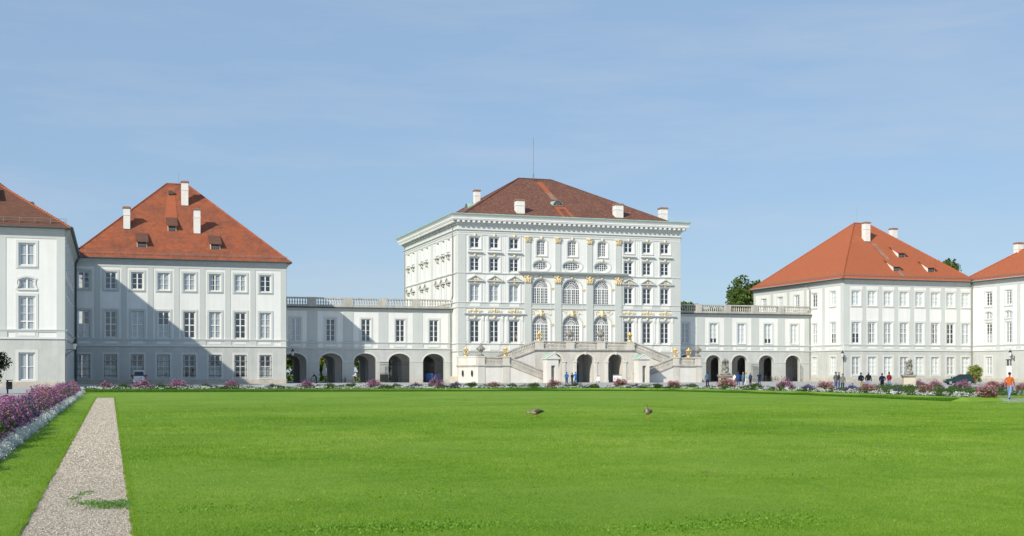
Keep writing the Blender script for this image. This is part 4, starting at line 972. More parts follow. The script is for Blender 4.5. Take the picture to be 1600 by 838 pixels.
for s in (-1, 1):
    X = lambda v: TC+s*(v-TC) if s < 0 else v          # build on the right, mirror to the left
    f = lambda v: TC+s*v
    lo0, lo1 = 14.6, 20.0
    # lower terrace with bulging flank
    poly = [(f(lo0), YT), (f(lo1), YT), (f(lo1+.85), YT+2.6), (f(lo1+1.5), YT+6.2), (f(lo1+1.0), YE), (f(lo0), YE)]
    if s < 0: poly = poly[::-1]
    P_ = [(x-TC, y-196) for x, y in poly]
    MB().slab(P_, 0, zR-.18).build('lower_terrace', SANDL, ST)
    cxy = (sum(p[0] for p in P_)/6, sum(p[1] for p in P_)/6)
    for e, z0, z1 in ((.12, zR-.30, zR-.16), (.24, zR-.16, zR)):
        Q = [(cxy[0]+(x-cxy[0])*(1+e/3.5), cxy[1]+(y-cxy[1])*(1+e/4.6) if y < 3 else y) for x, y in P_]
        MB().slab(Q, z0, z1).build('terrace_cornice', BALU, ST)
    for a, b in ((lo0, lo0+1.2), (lo1-1.2, lo1)):          # wall pilasters under the piers
        q0, q1 = sorted((f(a), f(b))); tb('wall_pilaster', SAND, q0, q1, YT-.08, YT+.1, 0, zR-.3); pier(q0+.03, q1-.03, YT-.06, YT+1.0, zR, 4.34)
    q0, q1 = sorted((f(lo0+1.2), f(lo1-1.2))); sl_balustrade((q0, YT+.3, zR), (q1, YT+.3, zR), 12, 1.36)
    # parapet of the bulging flank
    fl = [(f(lo1), YT+.3), (f(lo1+.72), YT+2.6), (f(lo1+1.3), YT+6.2), (f(lo1+.9), YE)]
    for a, b in zip(fl, fl[1:]):
        mb = MB(); nn = Vector((-(b[1]-a[1]), b[0]-a[0], 0)).normalized()
        mb.bar((a[0]-TC, a[1]-196, zR+.62), (b[0]-TC, b[1]-196, zR+.62), 1.24, .42, nn); mb.bar((a[0]-TC, a[1]-196, 4.25), (b[0]-TC, b[1]-196, 4.25), .2, .56, nn); mb.build('parapet', SANDL, ST)
    for (x, y) in ((lo1+.55, YT+1.45), (lo1+1.28, YT+4.4)):     # oval peepholes as solid discs, their inner shade painted dark
        o = MB(); o.lathe([(.02, 0), (.2, 0), (.2, .03), (.26, .035), (.26, 0)], (0, 0, 0), 14, 0, 1, 2.1)
        ho = o.build('oval_shade_disc', DARK, ST, (f(x)-TC+s*.04, y-196, 1.55)); ho.rotation_euler = (PI/2, 0, s*math.radians(72))
    # flights: lower falls towards the centre, upper climbs towards the landing
    k = 17; x_t, x_b = lo0, 7.0
    prof = [(x_t, 0)]+[p for i in range(k) for p in ((x_t+(x_b-x_t)*i/k, zR*(1-i/k)), (x_t+(x_b-x_t)*(i+1)/k, zR*(1-i/k)))]+[(x_b, 0)]
    pp = [(f(x)-TC, z) for x, z in prof]; pp = pp if s < 0 else pp[::-1]
    MB().prism(pp[::-1], YT+.5-196, YT+3.2-196).build('steps', SAND, ST)
    sw = [(x_t, 0), (x_t, zR), (x_b+.3, .12), (x_b+.3, 0)]; pp = [(f(x)-TC, z) for x, z in sw]; pp = pp if s > 0 else pp[::-1]
    MB().prism(pp, YT+.02-196, YT+.55-196).build('stair_wall', SANDL, ST)
    mb = MB(); mb.bar((f(x_t)-TC, YT+.2-196, zR-.06), (f(x_b+.3)-TC, YT+.2-196, .10), .22, .7); mb.build('stair_string', BALU, ST)
    sl_balustrade((f(x_t), YT+.28, zR), (f(x_b+.9), YT+.28, .34), 29, 1.36)
    pier(*sorted((f(x_b+.15), f(x_b+.95))), YT+.02, YT+.7, 0, 1.7)
    x_a, x_e = 16.2, 8.95
    prof = [(x_a, 0)]+[p for i in range(k) for p in ((x_a+(x_e-x_a)*i/k, zR+(zL-zR)*(i+1)/k), (x_a+(x_e-x_a)*(i+1)/k, zR+(zL-zR)*(i+1)/k))]+[(x_e, 0)]
    pp = [(f(x)-TC, z) for x, z in prof]; pp = pp if s < 0 else pp[::-1]
    MB().prism(pp[::-1], YL+.55-196, YL+3.4-196).build('steps', SAND, ST)
    sw = [(x_a, 0), (x_a, zR+.15), (x_e, zL+.05), (x_e, 0)]; pp = [(f(x)-TC, z) for x, z in sw]; pp = pp if s > 0 else pp[::-1]
    MB().prism(pp, YL+.03-196, YL+.55-196).build('stair_wall', SANDL, ST)
    mb = MB(); mb.bar((f(x_a)-TC, YL+.2-196, zR), (f(x_e)-TC, YL+.2-196, zL-.12), .24, .72); mb.build('stair_string', BALU, ST)
    sl_balustrade((f(x_a), YL+.3, zR+.1), (f(x_e), YL+.3, zL+.05), 26, 1.34)
    q0, q1 = sorted((f(lo1-1.9), f(lo1-1.2))); 
MB().box(-.9, .9, -.7, .7, 0, 1.05).build('corner_stone', PEDEST, ST, (PX0-.6-TC, 199.3-196, 0)); MB().box(-.9, .9, -.7, .7, 0, 1.0).build('corner_stone', PEDEST, ST, (PX1+.4-TC, 199.3-196, 0))

def sentry_box(x, label):
    t = thing('sentry_box', label, 'sentry box', (x, 189.4, 0), 0, 'sentry boxes beside the stair')
    w = .98; b = MB()
    wall(b, -w, w, 0, 3.75, [dict(u=.05, z=0.05, w=.62, h=2.75, splay=.03, dep=.5, door=True)], d=w)
    for q in ([(-w, w, 0), (-w, -w, 0), (-w, -w, 3.75), (-w, w, 3.75)], [(w, -w, 0), (w, w, 0), (w, w, 3.75), (w, -w, 3.75)], [(w, w, 0), (-w, w, 0), (-w, w, 3.75), (w, w, 3.75)]): b.add(q, [(0, 1, 2, 3)])
    b.build('wall', SANDL, t)
    MB().box(-.6, .6, -w+.5, -w+.56, 0, 3.0).build('door_niche', STAIN, t)
    c = MB(); c.box(-w-.08, w+.08, -w-.08, w+.08, 3.75, 3.87); c.box(-w-.2, w+.2, -w-.2, w+.2, 3.87, 4.0); c.build('cornice', SANDL, t)
    g = MB(); g.prism([(-w-.2, 4.0), (w+.2, 4.0), (0, 4.62)], -w-.2, -w+.15)
    for s in (-1, 1): g.bar((s*(w+.22), -w-.05, 4.03), (0, -w-.05, 4.68), .10, .42)
    g.build('gable', SANDL, t)
    n = 10; r = MB(); r.add([((w+.05)*math.cos(PI*i/n), y, 4.0+.78*math.sin(PI*i/n)) for y in (-w+.15, w+.1) for i in range(n+1)], [(i, i+1, i+1+n+1, i+n+1) for i in range(n)]+[tuple(range(n, -1, -1)), tuple(range(n+1, 2*n+2))])
    r.build('copper_roof', COPPER, t, smooth=False)
sentry_box(68.2, 'white sentry box with green copper roof left of the arches'); sentry_box(84.3, 'white sentry box with green copper roof right of the arches')

def urn_mesh():
    b = MB(); b.box(-.42, .42, -.42, .42, 0, .22); b.lathe([(.36, .22), (.36, .3), (.16, .42), (.14, .6), (.3, .74), (.52, 1.05), (.56, 1.3), (.42, 1.42), (.46, 1.5), (.3, 1.62), (.2, 1.75), (.24, 1.85), (.1, 2.02), (.02, 2.2)], n=14)
    for i in range(9): an = 2*PI*i/9; b.blob((.5*math.cos(an), .5*math.sin(an), 1.12), (.13, .13, .2), 6, 5, .2)
    for s in (-1, 1): b.tube([(s*.5, 0, 1.35), (s*.72, 0, 1.3), (s*.68, 0, 1.05), (s*.5, 0, .98)], .06, 5)
    for i in range(6): an = 2*PI*i/6; b.blob((.17*math.cos(an), .17*math.sin(an), 1.8), (.1, .1, .2), 6, 5, .3)
    return b.mesh('stone_urn', STATUE, True)
URN = urn_mesh()
def urn(x, y, z, label): tag(ob('stone_urn', URN, None, (x, y, z)), label, 'urn', 'stone urns on the stair terrace')
urn(TC-19.4, YT+.4, 4.34, 'grey stone urn on the left corner of the lower terrace')
urn(TC+19.4, YT+.4, 4.34, 'grey stone urn on the right corner of the lower terrace')
urn(TC-2.75, YL+.13, 6.98, 'grey stone urn left of the middle arch, on the upper balustrade')
urn(TC+2.85, YL+.13, 6.98, 'grey stone urn right of the middle arch, on the upper balustrade')
LB = MB(); LB.box(-.36, .36, -.36, .36, 0, .12); LB.lathe([(.34, .12), (.38, .2), (.2, .3), (.14, .4)], n=8)
for i in range(4):
    an = PI/4+PI/2*i; c, s_ = math.cos(an), math.sin(an)
    LB.tube([(c*.18, s_*.18, .34), (c*.42, s_*.42, .30), (c*.46, s_*.46, .5), (c*.36, s_*.36, .62), (c*.34, s_*.34, 1.05)], .045, 5)
    LB.blob((c*.42, s_*.42, 1.1), (.12, .12, .1), 6, 4)
LBm = LB.mesh('base', GOLD, True)
LG = MB().lathe([(.22, .45), (.30, .55), (.32, 1.0), (.26, 1.05)], n=8).mesh('lantern_glass', GLASS)
LT = MB().lathe([(.40, 1.03), (.42, 1.12), (.26, 1.22), (.28, 1.3), (.12, 1.42), (.16, 1.5), (.03, 1.66)], n=10)
for i in range(6): an = 2*PI*i/6; LT.blob((.36*math.cos(an), .36*math.sin(an), 1.2), (.08, .08, .12), 6, 4, .2)
LTm = LT.mesh('crown', GOLD, True)
def gold_lantern(x, y, z, label):
    t = thing('gilded_lantern', label, 'lantern', (x, y, z), 0, 'gilded lanterns on the stair terrace'); ob('base', LBm, t); ob('lantern_glass', LG, t); ob('crown', LTm, t)
gold_lantern(TC-15.2, YT+.45, 4.34, 'gilded lantern at the top of the left lower flight')
gold_lantern(TC+15.2, YT+.45, 4.34, 'gilded lantern at the top of the right lower flight')
gold_lantern(TC-20.4, 197.2, 4.35, 'gilded lantern on the left flank parapet behind an urn')
gold_lantern(TC+19.2, 194.8, 4.34, 'gilded lantern on the right flank, between lantern and urn')
MB().box(-.5, .5, -.5, .5, zR, 4.34).build('pedestal_pier', SAND, ST, (19.2, 194.8-196, 0))
gold_lantern(LX0+.72, YL+.13, 6.98, 'gilded lantern at the left end of the upper balustrade')
gold_lantern(LX1-.72, YL+.13, 6.98, 'gilded lantern at the right end of the upper balustrade')

def sign(x, y, w, h, zb, label, red, name='sign_board'):
    t = thing(name, label, 'sign', (x, y, 0)); b = MB()
    for s in (-1, 1): b.box(s*w*.42-.03, s*w*.42+.03, 0, .06, 0, zb+h)
    b.build('leg', IRON, t); MB().box(-w/2, w/2, -.05, -.005, zb, zb+h).build('panel', SIGNW, t)
    if red: MB().box(-w/2+.02, w/2-.02, -.056, -.05, zb+h-.22, zb+h-.06).build('red_stripe', SIGNR, t)
    else: MB().box(-w/2, w/2, -.06, -.05, zb+h-.14, zb+h).build('grey_top', ZINC, t)
sign(78.55, 186.2, 1.5, 1.15, .18, 'plain white sign board in front of the right stair arch', False)
sign(76.1, 188.5, .62, 1.0, .28, 'small white notice with red stripe beside the middle arch', True)

# ---- wall lanterns on brackets
def wall_lamp(loc, rz, reach, label, drop=0):
    t = thing('wall_lantern', label, 'wall lamp', loc, rz, 'bracket lanterns on the palace walls')   # local -y points out of the wall, origin on the wall
    b = MB(); b.tube([(0, 0, 0), (0, -reach*.5, .1), (0, -reach, .02)], .035, 5)
    for i in range(14): a = i*.5; b.tube([(0, -reach*.3-.22*(1-i/14)*math.cos(a), -.25-.22*(1-i/14)*math.sin(a)), (0, -reach*.3-.22*(1-(i+1)/14)*math.cos(a+.5), -.25-.22*(1-(i+1)/14)*math.sin(a+.5))], .022, 4)
    b.tube([(0, 0, -.7), (0, -reach*.45, -.25), (0, -reach*.9, .0)], .03, 5); b.box(-.08, .08, -.05, 0, -.8, .15); b.build('bracket', IRON, t)
    g = MB(); g.lathe([(.14, .1), (.27, .75), (.25, .78)], (0, -reach, 0), 6); g.build('lantern_glass', mat('milky_glass', (.62, .64, .62), .25, .03), t)
    h = MB(); h.lathe([(.10, .02), (.16, .1)], (0, -reach, 0), 6); h.lathe([(.33, .78), (.22, .98), (.1, 1.05), (.12, 1.12), (.02, 1.3)], (0, -reach, 0), 6); h.build('lantern_cap', IRON, t)
wall_lamp((XF+.05, 156.0, 4.35), PI/2, 1.0, 'bracket lantern on the corner of the left side wing')
wall_lamp((25.9, 199.6, 4.3), PI/2, 1.9, 'bracket lantern before the leftmost gallery arch')
wall_lamp((125.47, 192.98, 4.35), -PI/4, 1.1, 'bracket lantern at the corner of the right pavilion')
wall_lamp((153.1, 181.6, 4.5), -PI/2, .9, 'bracket lantern beside the white door of the right wing')

# ---- iron gates in the arches
def gate(x, y, w, label, h=3.4, rz=0, solid=1.5):
    t = thing('iron_gate', label, 'gate', (x, y, 0), rz); n = int(w/.16)
    b = MB()
    for i in range(n+1): b.box(-w/2+w*i/n-.014, -w/2+w*i/n+.014, -.014, .014, .05, h)
    stuff(b.build('bars', IRON, t))
    for z in (.08, solid, h-.45, h-.08): MB().box(-w/2, w/2, -.025, .025, z, z+.06).build('rail', IRON, t)
    if solid > .5: MB().box(-w/2, w/2, -.008, .008, .1, solid*.92).build('kick_panel', IRON, t)
gate(46.35, 204.9, 3.7, 'iron gate in the fourth arch of the left gallery', 3.4, 0, .4); gate(52.3, 204.9, 3.7, 'iron gate in the fifth arch of the left gallery', 3.4, 0, .4)
gate(43.55, 203.3, 1.5, 'open iron gate leaf folded against a pier of the left gallery', 3.4, math.radians(12))
gate(113.3, 203.4, 1.3, 'open iron gate leaf against the pier by the parked bicycles', 3.2, math.radians(-4), .4)
gate(123.1, 203.7, 1.2, 'open iron gate leaf in the rightmost gallery arch', 3.2, math.radians(60), .4)
def bin_(x, y, w, d, h, m, label):
    t = thing('waste_container', label, 'container', (x, y, 0)); b = MB()
    b.add([(-w/2*.92, -d/2*.92, .12), (w/2*.92, -d/2*.92, .12), (w/2*.92, d/2*.92, .12), (-w/2*.92, d/2*.92, .12), (-w/2, -d/2, h), (w/2, -d/2, h), (w/2, d/2, h), (-w/2, d/2, h)],
          [(0, 3, 2, 1), (0, 1, 5, 4), (1, 2, 6, 5), (2, 3, 7, 6), (3, 0, 4, 7), (4, 5, 6, 7)]); b.build('body', m, t)
    l = MB(); l.prism([(-w/2-.04, h), (w/2+.04, h), (w/2*.6, h+.2), (-w/2*.6, h+.2)], -d/2-.04, d/2+.04); l.build('lid', m, t)
    for sx in (-1, 1):
        for sy in (-1, 1): MB().tube([(sx*w*.36-.04, sy*d*.36, .08), (sx*w*.36+.04, sy*d*.36, .08)], .08, 8).build('wheel', IRON, t)
BLUE = flat('container_blue', (.05, .16, .50)); BLUED = flat('container_dark_blue', (.05, .09, .22))
bin_(51.9, 205.75, 1.35, 1.0, 1.35, BLUE, 'bright blue waste container behind the gate nearest the palace')
bin_(53.4, 205.9, 1.35, 1.0, 1.25, BLUED, 'dark blue waste container beside the bright blue one')

# ================================================================== PEOPLE
PEOPLE = []
def person(loc, rz, label, top, legs, hair, height=1.75, stride=.0, arms='down', shoes=(.02, .02, .02), skirt=False, stout=1., lean=0., skin=(.42, .24, .17), pose=None, mats=None, kind='person', long_top=.0):
    PEOPLE.append(dict(loc=loc, rz=rz, label=label, top=top, legs=legs, hair=hair, h=height, stride=stride, arms=arms, shoes=shoes, stout=stout, lean=lean, skin=skin, pose=pose, mats=mats, kind=kind, lt=long_top))
def skeleton(a):
    s = a['stout']; st = a['stride']; ln = a['lean']
    J = {}; E_ = []
    def j(n, p, r, par=None, part='top'): J[n] = (p, r, part); (E_.append((par, n, part)) if par else None)
    j('pel', (0, 0, .95), (.165*s, .125*s), None, 'legs' if a['lt'] <= 0 else 'top')
    j('spi', (0, -.01-ln*.2, 1.14), (.160*s, .125*s), 'pel', 'top'); j('che', (0, -.02-ln*.45, 1.34), (.185*s, .13*s), 'spi')
    j('nec', (0, -.02-ln*.65, 1.485), (.062, .062), 'che'); j('hd0', (0, -.035-ln*.72, 1.56), (.07, .078), 'nec', 'skin')
    j('hd1', (0, -.03-ln*.76, 1.65), (.088, .104), 'hd0', 'skin'); j('hd2', (0, -.015-ln*.78, 1.735), (.065, .075), 'hd1', 'skin')
    j('nos', (0, -.125-ln*.75, 1.63), (.014, .018), 'hd1', 'skin')
    for sd, q in ((-1, 'l'), (1, 'r')):
        sw = st*sd
        j('sh'+q, (sd*.185*s, -.01-ln*.5, 1.415), (.075*s, .075*s), 'che')
        A = {'down': ((sd*.245*s, .02-ln*.3+sw*.25, 1.14), (sd*.255*s, -.05-ln*.3+sw*.45, .91)),
             'pocket': ((sd*.28*s, .06, 1.14), (sd*.2*s, -.10, .97)),
             'front': ((sd*.25*s, -.02, 1.15), (sd*.09, -.22, 1.08)),
             'back': ((sd*.27*s, .08, 1.14), (sd*.07, .17, .98)),
             'raise': ((sd*.25*s, -.12, 1.2), (sd*.12, -.3, 1.38)),
             'bars': ((sd*.24, -.25-ln*.3, 1.16), (sd*.24, -.50-ln*.3, 1.08))}[a['arms']]
        j('el'+q, A[0], (.056*s, .058*s), 'sh'+q); j('wr'+q, A[1], (.036, .036), 'el'+q)
        dv = Vector(A[1])-Vector(A[0]); dv = dv.normalized() if dv.length else Vector((0, 0, -1))
        pm = Vector(A[1])+dv*.07; j('pa'+q, tuple(pm), (.040, .026), 'wr'+q, 'skin')
        sidev = dv.cross(Vector((sd, .2, 0))).normalized()
        for k_, (o_, l_) in enumerate(((-.032, .07), (-.011, .085), (.011, .08), (.032, .062))):
            tp = pm+dv*l_+sidev*o_+Vector((-sd*.02, -.01, 0)); j('f%d%s' % (k_, q), tuple(tp), (.009, .009), 'pa'+q, 'skin')
        tp = Vector(A[1])+dv*.06-sidev*.06; j('th'+q, tuple(tp), (.010, .010), 'wr'+q, 'skin')
        j('hi'+q, (sd*.095*s, 0, .90), (.105*s, .105*s), 'pel', 'legs')
        ft = -st*sd
        if a['pose'] == 'cycle':
            kn = (sd*.12, -.36, .86) if sd > 0 else (sd*.12, -.22, .62); an = (sd*.13, -.12, .50) if sd > 0 else (sd*.13, -.08, .24); to = (an[0], an[1]-.17, an[2]-.05)
        else:
            kn = (sd*.105, -.03+ft*.42, .50); an = (sd*.105, .03+ft*.9+(.06 if ft > 0 else 0), .10+(.05 if ft > .1 else 0)); to = (sd*.12, an[1]-.16, .045)
        j('kn'+q, kn, (.072*s, .074*s), 'hi'+q, 'legs'); j('an'+q, an, (.050, .052), 'kn'+q, 'legs'); j('to'+q, to, (.046, .034), 'an'+q, 'shoe')
    return J, E_

def make_people():
    tmp = []
    for a in PEOPLE:
        J, E_ = skeleton(a); names = list(J); idx = {n: i for i, n in enumerate(names)}
        sc = a['h']/1.80
        me = bpy.data.meshes.new('person_skeleton'); me.from_pydata([tuple(Vector(J[n][0])*sc) for n in names], [(idx[p], idx[c]) for p, c, _ in E_], [])
        o = bpy.data.objects.new('person_skeleton', me); col.objects.link(o)
        sk = o.modifiers.new('skin', 'SKIN'); sk.use_smooth_shade = True; sk.branch_smoothing = .6
        for n in names: v = me.skin_vertices[0].data[idx[n]]; v.radius = (J[n][1][0]*sc*1.08, J[n][1][1]*sc*1.08); v.use_root = n == 'pel'
        ss = o.modifiers.new('sub', 'SUBSURF'); ss.levels = 1; ss.render_levels = 1
        tmp.append((o, a, J, E_, sc))
    dg = bpy.context.evaluated_depsgraph_get()
    for o, a, J, E_, sc in tmp:
        me = bpy.data.meshes.new_from_object(o.evaluated_get(dg)); me.name = 'body'
        me.materials.clear(); key = a['label']
        if a['mats']: ms = [a['mats']]*4
        else: ms = [flat('cloth %.2f %.2f %.2f' % a['top'], a['top'], .9, spec=.1), flat('cloth %.2f %.2f %.2f' % a['legs'], a['legs'], .9, spec=.1), flat('skin %.2f' % a['skin'][0], a['skin'], .55), flat('shoe %.2f' % a['shoes'][0], a['shoes'], .6)]
        for m in ms: me.materials.append(m)
        if not a['mats']:
            n = len(me.polygons); C = np.zeros(n*3); me.polygons.foreach_get('center', C); C = C.reshape(-1, 3)
            best = np.full(n, 1e9); mi = np.zeros(n, dtype=np.int32); code = dict(top=0, legs=1, skin=2, shoe=3)
            for p, c, part in E_:
                A = np.array(J[p][0])*sc; B = np.array(J[c][0])*sc; d = B-A; t = np.clip(((C-A)@d)/(d@d), 0, 1)
                dist = np.linalg.norm(C-(A+t[:, None]*d), axis=1)/max(.03, (J[p][1][0]+J[c][1][0])*.5)
                k = dist < best; best[k] = dist[k]; mi[k] = code[part]
            zc = C[:, 2]/sc; lim = .93-a['lt']
            body = (np.abs(C[:, 0]) < .24*sc)
            mi[(mi == 1) & (zc > lim) & body] = 0
            me.polygons.foreach_set('material_index', mi)
        bpy.data.objects.remove(o)
        if a['kind'] == 'person':
            t = thing('person', a['label'], 'person', a['loc'], a['rz'], 'people in the courtyard'); ob('body', me, t)
            if a['hair']:
                hb = MB(); hc = Vector(J['hd1'][0])*sc; n_, k_ = 12, 7; vs_ = []
                for i in range(k_+1):
                    ph = PI/2*(1-i/k_*1.35)
                    for jj in range(n_):
                        an = 2*PI*jj/n_; front = max(0, -math.sin(an)); p2 = max(ph, -.55+front*1.05)
                        vs_.append((hc.x+.098*sc*math.cos(p2)*math.cos(an), hc.y+.01+.118*sc*math.cos(p2)*math.sin(an), hc.z+.02+.112*sc*math.sin(p2)))
                hb.add(vs_, [(i*n_+jj, i*n_+(jj+1) % n_, (i+1)*n_+(jj+1) % n_, (i+1)*n_+jj) for i in range(k_) for jj in range(n_)])
                hb.build('hair', flat('hair %.2f %.2f' % a['hair'][:2], a['hair'], .7), t, smooth=True)
        else: a['out'] = ob('figure', me, a['parent_get'](), a['loc'], a['rz'])
D = math.radians
NAVY = (.012, .018, .045); JEAN = (.09, .15, .27); JEANL = (.22, .30, .45); BLK = (.012, .012, .014); KHAKI = (.42, .36, .25)
BRN = (.05, .03, .02); DKH = (.015, .012, .01); GRYH = (.22, .2, .18)
person((54.0, 64.5, 0), D(118), 'man in an orange jacket and jeans walking at the far right', (.50, .12, .03), (.20, .30, .46), DKH, 1.76, .33)
person((66.4, 103.5, 0), D(28), 'man in a grey jacket, left of the trio by the border', (.16, .165, .16), JEAN, BRN, 1.80, .05, 'pocket', stout=1.12)
person((68.1, 105.6, 0), D(40), 'man in a dark green jacket behind two grey jackets', (.05, .07, .05), JEAN, GRYH, 1.80, 0, 'down', stout=1.05)
person((66.2, 102.0, 0), D(-25), 'shorter woman in a grey coat, right of the trio', (.17, .17, .17), (.03, .04, .06), DKH, 1.62, 0, 'down', stout=1.05, long_top=.14)
person((69.3, 103.6, 0), D(178), 'man in a navy jacket and beige trousers seen from behind', NAVY, KHAKI, BRN, 1.74, 0, 'pocket', stout=1.12)
person((70.6, 104.3, 0), D(120), 'man in a black jacket and pale jeans by the beige trousers', BLK, (.30, .33, .48), GRYH, 1.80, .08, 'down', stout=1.1)
person((71.9, 103.9, 0), D(172), 'stout person in a navy coat and black trousers', NAVY, BLK, DKH, 1.66, 0, 'pocket', stout=1.22, long_top=.12)
person((73.1, 104.5, 0), D(110), 'man in a dark red jacket and blue jeans', (.20, .015, .03), JEANL, BRN, 1.78, .1, 'front', stout=1.02)
person((63.4, 124.5, 0), D(150), 'person in dark blue clothes walking past the right urn', (.05, .10, .18), (.02, .025, .05), DKH, 1.78, .28)
person((77.3, 143.1, 0), D(175), 'person in a blue jacket in front of the right gallery', (.025, .07, .22), (.03, .06, .16), BRN, 1.80, .05, 'down', stout=1.1)
person((76.8, 140.1, 0), D(60), 'person in a pale green jacket and white trousers', (.32, .52, .26), (.70, .70, .68), (.35, .2, .08), 1.72, .15, 'front')
person((79.4, 145.6, 0), D(200), 'person with light hair beside the pale green jacket', (.12, .2, .36), JEAN, (.4, .28, .14), 1.74, 0, 'down')
person((79.8, 144.4, 0), D(190), 'person in a blue top and long black skirt', (.04, .07, .17), BLK, (.2, .12, .05), 1.70, 0, 'down', stout=1.08, long_top=.0)
person((83.9, 149.4, 0), D(160), 'person in navy standing alone before the third right arch', NAVY, (.02, .03, .09), BRN, 1.75, .05, 'raise')
person((75.8, 141.5, 0), D(130), 'person in white bending beside the blue jacket', (.72, .72, .72), (.66, .66, .64), BRN, 1.6, .05, 'front', lean=.5)
person((61.8, 165.0, 0), D(185), 'person in bright blue left of the stair arches', (.03, .14, .38), (.02, .05, .15), DKH, 1.80, .06, 'pocket', stout=1.08)
person((62.9, 165.7, 0), D(120), 'person in black carrying a pink bag near the middle arch', (.02, .03, .04), (.03, .05, .1), DKH, 1.70, .1, 'front')
person((63.2, 165.0, 0), D(200), 'person in a bright blue coat with hand raised by the middle arch', (.04, .17, .44), (.05, .13, .32), BRN, 1.82, .08, 'raise', stout=1.1)
person((35.6, 186.1, .12), D(-80), 'red-haired cyclist in a white shirt and black vest', (.62, .62, .62), (.02, .02, .02), (.35, .08, .03), 1.75, 0, 'bars', pose='cycle', lean=.25)
person((30.1, 190.0, 0), D(-80), 'person in black bending over a parked bicycle', BLK, BLK, DKH, 1.75, .1, 'bars', lean=.75)

# ---- statues
def statue(loc, rz, label_s, label_p, poses):
    t = thing('statue_pedestal', label_p, 'pedestal', loc, rz, 'statue pedestals')
    MB().box(-.54, .54, -.54, .54, .18, 1.22).build('shaft', PEDEST, t); b = MB(); b.box(-.62, .62, -.62, .62, 0, .18); b.build('foot', PEDEST, t)
    b = MB(); b.box(-.58, .58, -.58, .58, 1.22, 1.34); b.box(-.66, .66, -.66, .66, 1.34, 1.50); b.build('top_slab', STATUE, t)
    for s_ in range(3): MB().box(-.44, .44, -.555, -.53, .26+.32*s_, .55+.32*s_).build('block', PEDEST, t)
    s = thing('stone_statue', label_s, 'statue', (loc[0], loc[1], 1.5), rz, 'stone statues on pedestals')
    b = MB()
    for i in range(16): an = R.random()*2*PI; r_ = R.uniform(.05, .34); b.blob((r_*math.cos(an), r_*math.sin(an), R.uniform(.02, .45)*(1-r_)), (R.uniform(.10, .18),)*3, 7, 5, .3)
    b.blob((0, 0, .08), (.46, .44, .14), 10, 6, .15)
    for i in range(14):                                # drapery and attributes between the figures
        z_ = R.uniform(.3, 1.25); b.blob((R.uniform(-.3, .3), R.uniform(-.2, .2), z_), (R.uniform(.07, .14), R.uniform(.07, .14), R.uniform(.1, .24)), 7, 5, .3)
    b.build('rocky_base', STATUE, s, smooth=True)
    for (dx, dy, dz, r_, h_, arm, ln, st) in poses:
        person((dx, dy, dz), r_, '', (0, 0, 0), (0, 0, 0), None, h_, st, arm, lean=ln, mats=STATUE, kind='statue', stout=1.2)
        PEOPLE[-1]['parent_get'] = (lambda s=s: s)
statue((53.2, 100.9, 0), D(-18), 'weathered stone figure group among pink flowers near the right gallery', 'stone pedestal behind the pink bush near the right gallery',
       [(-.16, 0, .12, .4, 1.45, 'raise', .2, .2), (.2, .02, .2, -1.2, 1.3, 'front', .1, .15), (0, .12, .45, 2.4, 1.15, 'raise', 0, .1)])
statue((72.5, 100.5, 0), D(-26), 'weathered stone figure with raised arm before the right pavilion', 'stone pedestal before the right pavilion windows',
       [(.05, 0, .30, .8, 1.35, 'raise', .25, .3), (-.2, .05, .12, 2.2, 1.0, 'front', .4, .1)])
make_people()

